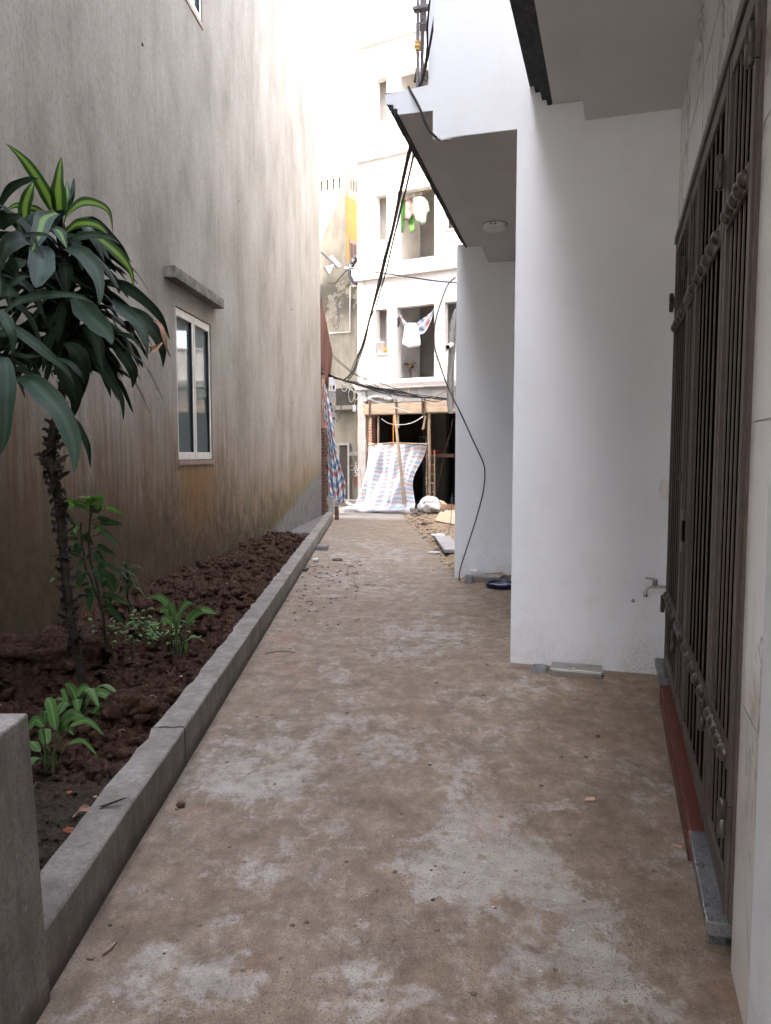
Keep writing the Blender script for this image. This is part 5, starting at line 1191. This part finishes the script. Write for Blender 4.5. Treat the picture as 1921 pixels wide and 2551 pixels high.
Pl = [(lv_,Z1,[(490,700),(440,560),(330,360),(200,190),(55,65)],110,3.9,3.6,.2), (lv_,Z1,[(540,720),(528,560),(528,400),(553,185)],128,3.9,3.75,.1), (lgv,Z1,[(590,690),(612,560),(600,390)],66,3.95,3.95,.2),
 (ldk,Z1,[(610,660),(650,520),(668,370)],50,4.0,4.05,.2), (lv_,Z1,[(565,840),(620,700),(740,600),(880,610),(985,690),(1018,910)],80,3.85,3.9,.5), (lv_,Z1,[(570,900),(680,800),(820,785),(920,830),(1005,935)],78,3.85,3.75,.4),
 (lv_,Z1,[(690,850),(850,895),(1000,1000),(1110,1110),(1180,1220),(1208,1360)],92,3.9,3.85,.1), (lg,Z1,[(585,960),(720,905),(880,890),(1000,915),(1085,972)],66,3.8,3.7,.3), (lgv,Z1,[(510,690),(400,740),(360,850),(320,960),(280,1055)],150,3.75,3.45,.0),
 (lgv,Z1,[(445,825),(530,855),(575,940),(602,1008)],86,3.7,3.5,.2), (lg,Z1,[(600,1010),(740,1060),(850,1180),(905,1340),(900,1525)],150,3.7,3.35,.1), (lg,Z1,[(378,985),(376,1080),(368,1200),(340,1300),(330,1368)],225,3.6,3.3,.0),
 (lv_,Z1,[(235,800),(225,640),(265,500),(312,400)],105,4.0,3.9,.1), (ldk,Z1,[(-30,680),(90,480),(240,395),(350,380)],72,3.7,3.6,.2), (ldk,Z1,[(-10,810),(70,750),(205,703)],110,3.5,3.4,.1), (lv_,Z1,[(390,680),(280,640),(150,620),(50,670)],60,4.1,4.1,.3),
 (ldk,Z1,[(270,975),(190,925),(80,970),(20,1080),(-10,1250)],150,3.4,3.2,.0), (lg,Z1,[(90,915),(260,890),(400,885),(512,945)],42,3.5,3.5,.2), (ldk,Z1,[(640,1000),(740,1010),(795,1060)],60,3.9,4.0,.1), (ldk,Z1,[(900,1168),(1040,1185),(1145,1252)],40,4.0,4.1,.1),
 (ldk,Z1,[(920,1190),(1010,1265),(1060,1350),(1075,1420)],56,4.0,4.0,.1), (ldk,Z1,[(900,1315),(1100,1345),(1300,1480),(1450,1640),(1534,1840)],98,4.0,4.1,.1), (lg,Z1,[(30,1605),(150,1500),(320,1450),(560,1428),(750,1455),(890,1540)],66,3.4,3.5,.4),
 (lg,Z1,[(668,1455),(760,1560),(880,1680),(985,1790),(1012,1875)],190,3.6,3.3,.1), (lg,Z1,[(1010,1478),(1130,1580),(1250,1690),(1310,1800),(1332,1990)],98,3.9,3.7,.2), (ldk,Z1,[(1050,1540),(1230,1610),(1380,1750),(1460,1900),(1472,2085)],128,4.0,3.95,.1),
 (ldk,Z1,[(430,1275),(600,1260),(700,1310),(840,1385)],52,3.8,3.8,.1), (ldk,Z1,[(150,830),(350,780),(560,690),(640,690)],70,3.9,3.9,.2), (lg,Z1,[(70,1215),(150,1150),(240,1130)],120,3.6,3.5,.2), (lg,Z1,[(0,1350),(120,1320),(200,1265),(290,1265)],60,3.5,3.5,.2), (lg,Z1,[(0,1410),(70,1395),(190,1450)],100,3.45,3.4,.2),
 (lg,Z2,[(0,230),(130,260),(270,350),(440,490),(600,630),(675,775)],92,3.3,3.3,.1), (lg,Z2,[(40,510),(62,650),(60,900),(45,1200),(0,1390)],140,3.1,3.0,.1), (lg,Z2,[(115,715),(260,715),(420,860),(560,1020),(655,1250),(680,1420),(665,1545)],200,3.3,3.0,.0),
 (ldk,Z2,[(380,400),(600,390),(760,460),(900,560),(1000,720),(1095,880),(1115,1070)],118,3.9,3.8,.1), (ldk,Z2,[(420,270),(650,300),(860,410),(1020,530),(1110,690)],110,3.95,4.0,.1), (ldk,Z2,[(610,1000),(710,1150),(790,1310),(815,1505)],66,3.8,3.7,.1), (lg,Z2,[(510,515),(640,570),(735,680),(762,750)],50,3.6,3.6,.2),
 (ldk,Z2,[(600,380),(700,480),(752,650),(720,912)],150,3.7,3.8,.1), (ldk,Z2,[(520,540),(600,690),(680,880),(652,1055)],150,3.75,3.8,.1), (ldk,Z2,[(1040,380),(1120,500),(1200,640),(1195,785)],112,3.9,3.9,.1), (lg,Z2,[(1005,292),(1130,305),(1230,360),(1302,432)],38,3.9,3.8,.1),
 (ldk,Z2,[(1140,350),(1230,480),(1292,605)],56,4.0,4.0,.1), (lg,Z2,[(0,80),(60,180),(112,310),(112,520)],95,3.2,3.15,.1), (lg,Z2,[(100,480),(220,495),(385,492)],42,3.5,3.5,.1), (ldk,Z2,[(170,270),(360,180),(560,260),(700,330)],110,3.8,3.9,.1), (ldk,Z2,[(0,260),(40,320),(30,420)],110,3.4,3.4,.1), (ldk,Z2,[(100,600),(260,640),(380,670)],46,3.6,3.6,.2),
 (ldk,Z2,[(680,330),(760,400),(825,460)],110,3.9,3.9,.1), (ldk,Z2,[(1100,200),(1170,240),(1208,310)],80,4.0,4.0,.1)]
for mb, zf, pts, wd, y0, y1, rl_ in Pl: pleaf(mb, zf, pts, wd, y0, y1, rl_)
# the mass of shaded leaves behind, radiating from the trunk
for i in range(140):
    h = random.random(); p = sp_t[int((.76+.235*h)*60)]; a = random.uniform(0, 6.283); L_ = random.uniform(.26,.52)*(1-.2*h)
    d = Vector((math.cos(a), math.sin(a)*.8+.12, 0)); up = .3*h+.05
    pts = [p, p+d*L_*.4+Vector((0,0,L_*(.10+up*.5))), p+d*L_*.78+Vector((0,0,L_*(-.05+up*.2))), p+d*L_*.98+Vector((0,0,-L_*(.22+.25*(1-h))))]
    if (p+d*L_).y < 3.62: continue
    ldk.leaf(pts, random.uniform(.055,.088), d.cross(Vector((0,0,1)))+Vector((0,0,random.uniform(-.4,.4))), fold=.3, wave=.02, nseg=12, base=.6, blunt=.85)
c2 = aty(-70, 640, 3.7)
for i in range(60):
    h = random.random(); p = c2 + Vector((0,0,-.55+.75*h)); a = random.uniform(0, 6.283); L_ = random.uniform(.3,.55)
    d = Vector((math.cos(a), math.sin(a), 0)); pts = [p, p+d*L_*.4+Vector((0,0,L_*.2)), p+d*L_*.8+Vector((0,0,L_*.0)), p+d*L_+Vector((0,0,-L_*.35))]
    (ldk if i % 3 else lg).leaf(pts, random.uniform(.055,.085), d.cross(Vector((0,0,1))), fold=.3, wave=.02, nseg=12, base=.5)
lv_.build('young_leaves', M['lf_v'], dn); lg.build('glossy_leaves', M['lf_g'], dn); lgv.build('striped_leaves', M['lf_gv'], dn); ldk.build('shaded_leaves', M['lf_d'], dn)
dl = MB(); pleaf(dl, Z2, [(1390,180),(1450,230),(1480,330),(1500,420),(1540,510)], 40, 3.9, 3.9, .3, .6, .12); pleaf(dl, Z2, [(1335,330),(1360,425),(1400,430),(1470,370)], 60, 3.8, 3.8, .3, .6, .1)
dl.build('dry_leaf', M['dryleaf'], dn)
t2 = MB().tube(spline([c2+Vector((-.05,0,.2)), c2+Vector((-.1,.05,-.8)), Vector((c2.x-.15,3.8,.15))], 12), .028, 8); t2.build('second_trunk', M['bark'], dn)

# sapling with two stems and oval leaves
sa = thing('broadleaf_sapling', 'slender two stemmed sapling with oval leaves beside the dracaena trunk', 'plant', I4, tuple(aty(268,1690,4.5)))
Z6 = lambda x, y: (x/2.764, 1150+y/2.764); Z7 = lambda x, y: (80+x/5.553, 1200+y/5.553)
s1 = [aty(*Z6(*p), 4.5) for p in ((752,1480),(740,1350),(720,1150),(700,1000),(680,900),(650,780),(625,680),(615,560),(618,440),(625,350),(628,300))]
s2 = [aty(*Z6(*p), 4.52) for p in ((712,1080),(690,980),(660,900),(620,790),(590,740),(578,640),(565,560),(555,470),(558,420))]
MB().tube(spline(s1, 40), .011, 8, .006).build('stem', M['stem'], sa); MB().tube(spline(s2, 30), .009, 8, .005).build('stem', M['stem'], sa)
SL = [((640,350),(840,240),(1010,205),90,1),((640,350),(560,320),(450,240),110,1),((800,470),(740,330),(540,255),120,1),((800,440),(900,330),(1010,210),90,1),((810,470),(860,390),(970,340),150,0),((800,430),(780,300),(690,180),30,1),((960,400),(1080,365),(1285,455),70,1),((820,540),(960,500),(1130,540),50,0),((840,580),(1000,560),(1255,590),100,0),((800,650),(900,640),(1010,700),70,1),((810,760),(1000,710),(1225,905),95,0),
 ((790,640),(730,740),(850,880),100,0),((810,920),(960,900),(1165,1015),70,0),((800,960),(900,1000),(1010,1200),110,0),((820,1090),(960,1090),(1260,1290),60,0),((830,1170),(940,1180),(1070,1310),60,0),((820,1220),(900,1230),(970,1440),120,0),((860,1260),(1060,1290),(1170,1400),100,0),((900,1350),(1050,1360),(1150,1530),150,0),((1110,1390),(1020,1400),(955,1460),60,0),((930,1560),(1100,1580),(1395,1720),80,0),((940,1640),(1130,1625),(1300,1650),40,0),((960,1470),(1040,1560),(1060,1770),130,0),((950,1750),(1090,1760),(1300,1990),100,0),
 ((660,600),(600,620),(600,730),90,1),((670,690),(560,560),(440,400),50,0),((690,760),(600,700),(510,730),50,0),((710,860),(640,880),(640,1020),120,0),((680,820),(600,780),(500,800),60,0),((720,1040),(640,1010),(500,980),60,0),((740,1120),(690,1100),(630,1160),60,0),((760,1250),(700,1250),(630,1470),130,0),((870,1440),(760,1410),(660,1450),40,0),((880,1620),(800,1480),(800,1800),130,0),((880,1620),(750,1600),(600,1620),12,0),((730,1060),(760,960),(770,1080),110,0),((700,1020),(540,970),(240,1040),50,0),((390,1290),(300,1330),(230,1400),40,0)]
sm_ = MB(); sb_ = MB(); pt_ = MB()
for a, b, c, w_, br2 in SL:
    A, B, C_ = [aty(*Z7(*q), 4.5+random.uniform(-.03,.03)+k*random.uniform(-.05,.05)) for k, q in enumerate((a, b, c))]
    M1 = A.lerp(B, .55); pt_.tube([A, M1, B], .0025, 5)
    view = (B-CAMP).normalized(); tan = (C_-B).normalized(); sd_ = tan.cross(view).normalized(); ro = random.uniform(-.4,.4)
    (sb_ if br2 else sm_).leaf([M1, B, C_], w_*1.05/5.553/F_PX*4.5, sd_*math.cos(ro)+view*math.sin(ro), fold=.25, nseg=12, blunt=.95, base=.2)
for i in range(10):
    a = i*.7; p = s1[-1]; d = Vector((math.cos(a), math.sin(a), 0)); sb_.leaf([p, p+d*.04+Vector((0,0,.05)), p+d*.09+Vector((0,0,.05))], .03, d.cross(Vector((0,0,1))), nseg=7)
sm_.build('leaves', M['lf_s'], sa); sb_.build('young_leaves', M['lf_sb'], sa); pt_.build('leaf_stalks', M['petiole'], sa)
# little sapling by the wall
ls = thing('small_sapling', 'small bushy seedling growing close to the stained wall', 'plant', I4, tuple(aty(315,1500,5.2)))
MB().tube([aty(322,1530,5.2), aty(318,1490,5.2), aty(317,1445,5.2)], .007, 6).build('stem', M['stem'], ls)
m = MB(); c = aty(317,1448,5.2)
for i in range(16):
    a = i*2.399; L_ = random.uniform(.08,.14); h = -.09+.012*i; d = Vector((math.cos(a), math.sin(a)*.6, 0)); p = c+Vector((0,0,h)); m.leaf([p, p+d*L_*.5+Vector((0,0,.05)), p+d*L_+Vector((0,0,.02 if i > 8 else -.04))], .032, d.cross(Vector((0,0,1))), nseg=8)
m.build('leaves', M['lf_s'], ls)
# lily like clumps
def lily(name, label, px, py, specs, seed, n_extra=5, h=.25, zs=4.5, grp=None, mat='lf_l'):
    random.seed(seed); b = gz(px, py, .13); b.z = soilz(b.x, b.y)-.01
    t = thing(name, label, 'plant', I4, tuple(b), grp); lf = MB(); stk = MB()
    for tip, w_, bend in specs:
        T = aty(tip[0], tip[1], b.y+random.uniform(-.06,.04)); B0 = b + Vector((random.uniform(-.03,.03), random.uniform(-.03,.03), 0))
        mid = aty(bend[0], bend[1], b.y+random.uniform(-.04,.03)); stk.tube(spline([B0, B0.lerp(mid,.5)+Vector((0,0,.02)), mid], 8), .0045, 6, .003)
        pk = mid.lerp(T, .5) + Vector((0,0,.03+.12*abs(mid.x-T.x))); view = (mid-CAMP).normalized(); tan = (T-mid).normalized(); ro = random.uniform(-.35,.35)
        lf.leaf([mid, pk, T], w_*.68/F_PX*b.y, tan.cross(view).normalized()*math.cos(ro)+view*math.sin(ro), fold=.3, wave=.05, nseg=14, base=.15)
    for i in range(n_extra):
        a = random.uniform(0, 6.28); L_ = random.uniform(.4,1)*h; d = Vector((math.cos(a), math.sin(a)+.2, 0)).normalized(); p = b+d*.02; q = p+d*L_*.25+Vector((0,0,L_*.6)); stk.tube([p, q], .003, 5)
        lf.leaf([q, q+d*L_*.4+Vector((0,0,L_*.25)), q+d*L_*.9+Vector((0,0,-.02))], .05, d.cross(Vector((0,0,1))), nseg=10, wave=.05)
    lf.build('leaves', M[mat], t); stk.build('leaf_stalks', M['petiole'], t)
X5 = lambda x, y: (x/3.206, 1560+y/3.206)
lily('lily_clump', 'nearest lily clump with broad wavy leaves by the cement pier', 124, 1908, [(X5(372,572),42,X5(450,830)),(X5(228,835),36,X5(350,800)),(X5(680,735),44,X5(480,830)),(X5(830,870),24,X5(560,800)),(X5(790,1050),18,X5(540,945)),(X5(380,690),30,X5(350,800)),(X5(590,870),24,X5(450,880)),(X5(300,850),20,X5(350,950)),(X5(680,770),28,X5(470,840))], 2, 3, .2, grp='lily clumps in the soil bed')
lily('lily_clump', 'lily clump at the foot of the dracaena trunk', 195, 1795, [(X5(515,458),34,X5(630,640)),(X5(935,620),36,X5(680,600)),(X5(730,515),26,X5(620,560)),(X5(480,512),18,X5(540,640)),(X5(900,690),22,X5(740,700)),(X5(830,760),22,X5(760,700)),(X5(850,800),18,X5(760,700)),(X5(640,660),26,X5(600,600)),(X5(760,580),22,X5(690,640))], 3, 6, .2, grp='lily clumps in the soil bed')
Y6 = lambda x, y: (x/2.764, 1150+y/2.764)
lily('lily_clump', 'taller lily clump by the kerb with tips bent right', 442, 1640, [(Y6(1010,940),28,Y6(1200,1030)),(Y6(1500,1050),30,Y6(1290,1110)),(Y6(1345,985),24,Y6(1230,1050)),(Y6(1100,1040),30,Y6(1190,1080)),(Y6(1215,1160),36,Y6(1230,1040)),(Y6(1280,1310),22,Y6(1270,1230)),(Y6(1410,1040),30,Y6(1280,1140)),(Y6(1100,1110),26,Y6(1180,1120)),(Y6(1160,970),30,Y6(1200,1090))], 5, 2, .15, grp='lily clumps in the soil bed')
# low ground cover
gc = MB(); random.seed(8); g0 = gz(365,1585,.2)
for i in range(130):
    x = g0.x+random.gauss(0,.13); y = g0.y+random.gauss(0,.16); z = soilz(x, y); a = random.uniform(0,6.28); h = random.uniform(.03,.13); L_ = random.uniform(.03,.06); d = Vector((math.cos(a), math.sin(a), 0)); p = Vector((x,y,z+h)); gc.leaf([p, p+d*L_*.5+Vector((0,0,.015)), p+d*L_], .028, d.cross(Vector((0,0,1))), nseg=5)
    if i % 3 == 0: gc.tube([(x,y,z),(x,y,z+h)], .0015, 4)
o = gc.build('ground_cover', M['lf_l'], None, I4, tuple(g0)); tag(o, 'low patch of small bright green leaves left of the tall lily clump', 'ground cover', kind='stuff')
sg_ = MB()
for i in range(22):
    x = -1.9+random.gauss(0,.5); y = 3.6+random.gauss(0,1.2); y = max(2.4, y); x = max(wallx(y)+.1, min(kerbx(y)-.2, x)); z = soilz(x,y)
    a = random.uniform(0,6.28); d = Vector((math.cos(a), math.sin(a), 0)); L_ = random.uniform(.05,.18); sg_.tube(spline([Vector((x,y,z+.01)), Vector((x,y,z+.03))+d*L_*.5, Vector((x,y,z+.012))+d*L_], 8), .0018, 5)
o = sg_.build('dry_twigs', M['dryleaf'], None, I4, (-1.8,3.6,.15)); tag(o, 'thin dry roots and twigs strewn over the turned soil', 'twigs', kind='stuff')

dlit = MB()
for i in range(70):
    y = 2.3+9*random.random()**1.6; x = kerbx(y)-.2 - random.random()*max(.05, (kerbx(y)-.25-wallx(y))); z = soilz(x, y)+.006; a = random.uniform(0, 6.28); L_ = random.uniform(.02,.07)
    d = Vector((math.cos(a), math.sin(a), 0)); p = Vector((x,y,z)); dlit.leaf([p, p+d*L_*.5+Vector((0,0,.012)), p+d*L_+Vector((0,0,random.uniform(-.004,.01)))], L_*random.uniform(.25,.5), d.cross(Vector((0,0,1)))+Vector((0,0,random.uniform(-.5,.5))), nseg=5, wave=.1)
o = dlit.build('leaf_litter', M['dryleaf'], None, I4, (-1.8,4,.15)); tag(o, 'small dry brown leaves scattered over the turned soil', 'leaf litter', kind='stuff')
# ================================================================== LITTER
random.seed(14)
fl = thing('fallen_leaf', 'long fallen green blade lying over the planter wall with brown scraps', 'leaf', I4, tuple(gz(245,2030,.2)))
m = MB(); P = [gz(138,2052,.13), gz(190,2040,.15), gz(250,2015,.19), gz(300,1995,.215), gz(318,1987,.23)]; m.leaf(P, .022, (0,1,.1), fold=.6, nseg=14); m.build('blade', M['lf_d'], fl)
m = MB(); P = [gz(180,2048,.14), gz(205,2018,.17), gz(235,2012,.16)]; m.leaf(P, .03, (0,1,.3), fold=.4, wave=.15, nseg=10); m.build('brown_scrap', M['dryleaf'], fl)
for k, (px, py, r, mat, lab) in enumerate(((173,2066,.016,'terr','orange brown clay lump on the soil beside the fallen blade'),(172,1972,.008,'terr','small reddish pebble in the dark soil'),(237,1972,.007,'wood','small tan pebble close to the planter wall'))):
    p = gz(px,py,.11); o = MB().ball((p.x,p.y,soilz(p.x,p.y)+r*.5), r, 3, (1.4,1,.7), .35, 1.5, k).build('pebble', M[mat], None, I4, (p.x,p.y,.1)); tag(o, lab, 'pebble')
def chip(px, py, L_, w_, ang, mat, label, name='wood_chip', z=.0):
    p = gz(px, py); P = []; n = 9
    for i in range(n):
        a = 6.283*i/n; rr = 1+.35*math.sin(i*2.7+px); P.append((p.x+L_*.5*rr*math.cos(a)*math.cos(ang)-w_*.5*math.sin(a)*math.sin(ang), p.y+L_*.5*rr*math.cos(a)*math.sin(ang)+w_*.5*math.sin(a)*math.cos(ang), .002+z+.004*math.sin(i*1.9)**2))
    o = MB().prism(P, (0,0,.006)).build(name, M[mat], None, I4, tuple(p)); return tag(o, label, name.replace('_', ' '))
chip(272,2368,.055,.016,1.2,'wood','splintered pale wood chip near the foot of the cement pier'); chip(226,2390,.022,.010,.1,'wood','tiny wood sliver left of the splintered chip')
chip(1470,1995,.05,.03,.2,'card','pale dry leaf on the path right of the light patch','dry_leaf'); chip(1688,2112,.035,.006,-.5,'card','small curled straw by the red threshold','straw')
chip(922,1458,.14,.02,-.2,'wood','pale stick of wood lying across the middle of the path','wood_chip')
lt = MB()
for i in range(300):
    if random.random() < .5: px, py = random.uniform(640,900), 1390+abs(random.gauss(0,70))
    else: px, py = random.uniform(250,1700), random.uniform(1400,2500)
    p = gz(px, py); 
    if p.x < kerbx(p.y)+.02: continue
    r = random.uniform(.002,.005)*(1+p.y*.22); lt.ball((p.x,p.y,r*.4), r, 1, (1.5,1,.6), .4, 2, i)
o = lt.build('path_grit', M['rubble'], None, I4, (0,4,0)); tag(o, 'scattered dark crumbs and grit lying on the path', 'grit', kind='stuff')
lw = MB()
for i in range(45):
    px, py = random.uniform(250,1700), random.uniform(1450,2540); p = gz(px, py)
    if p.x < kerbx(p.y)+.02: continue
    r = random.uniform(.0009,.0020)*(1+p.y*.15); lw.ball((p.x,p.y,r*.4), r, 1, (1.6,1,.5), .3, 2, i)
o = lw.build('pale_grit', M['pvc'], None, I4, (0,3.8,0)); tag(o, 'scattered tiny white crumbs on the path', 'grit', kind='stuff')
p = gz(451,2010); o = MB().ball((p.x,p.y,.012), .016, 3, (1.2,1,.7), .6, 2.2, 3).build('dry_clump', M['darkwood'], None, I4, tuple(p)); tag(o, 'small dark dried clump on the path near the planter wall', 'clump')
p = gz(803,1369); jb = thing('socket_lid', 'square grey plastic box lying on the path against the planter wall', 'plastic box', I4, tuple(p))
MB().box((p.x-.09,p.y-.10,0),(p.x+.09,p.y+.16,.06)).build('case', M['greypipe'], jb, bevel=.008); MB().box((p.x-.07,p.y-.06,.0605),(p.x+.07,p.y+.12,.07)).build('cover', M['steel'], jb)
p = gz(841,1396); o = MB().tube([(p.x+.07*math.cos(a/24*6.283), p.y+.08*math.sin(a/24*6.283), .01) for a in range(25)], .007, 6).build('rubber_ring', M['black'], None, I4, tuple(p)); tag(o, 'black rubber ring lying on the path beyond the cup', 'ring')
p = gz(786,1400); cu = thing('paper_cup', 'crushed white paper cup on its side by the planter wall', 'cup', I4, tuple(p)); MB().lathe([(.022,-.04),(.03,.04),(.027,.04),(.02,-.036),(0,-.036)], (p.x,p.y,.03), 16, 'x').build('cup', M['pvc'], cu)
m = MB()
for a in (((765,1404),(775,1412),(800,1407)),((780,1398),(785,1406),(790,1410)),((690,1503),(700,1500),(720,1496)),((640,1400+1500-1400),(655,1498),(668,1505)),((662,1628),(700,1622),(735,1626)),((760,1500),(775,1498),(780,1503),(772,1508))):
    P = [gz(x, y, .008) for x, y in a]; m.tube(spline(P, 8), .0035, 5)
o = m.build('twigs', M['darkwood'], None, I4, tuple(gz(770,1410))); tag(o, 'thin dark twigs scattered on the path near the planter wall', 'twigs', kind='stuff')
for k, (px, py, mat, lab) in enumerate(((762,1424,'rubble','dark jagged shard on the path at the foot of the planter wall'),(767,1394,'wood','pale crumpled scrap against the planter wall behind the cup'))):
    p = gz(px, py); o = MB().ball((p.x,p.y,.03), .04, 2, (1,.8,.7), .6, 2, k).build('scrap', M[mat], None, I4, tuple(p)); tag(o, lab, 'scrap')

# unseen block added to keep sky light off the far left wall
nb = thing('sky_blocker_right', 'unseen white block added past the row to hold back sky light', 'house', ROW, (3, 9, 0)); MB().box((-.25,7.2,0),(6,10.6,12)).build('wall', M['white'], nb)
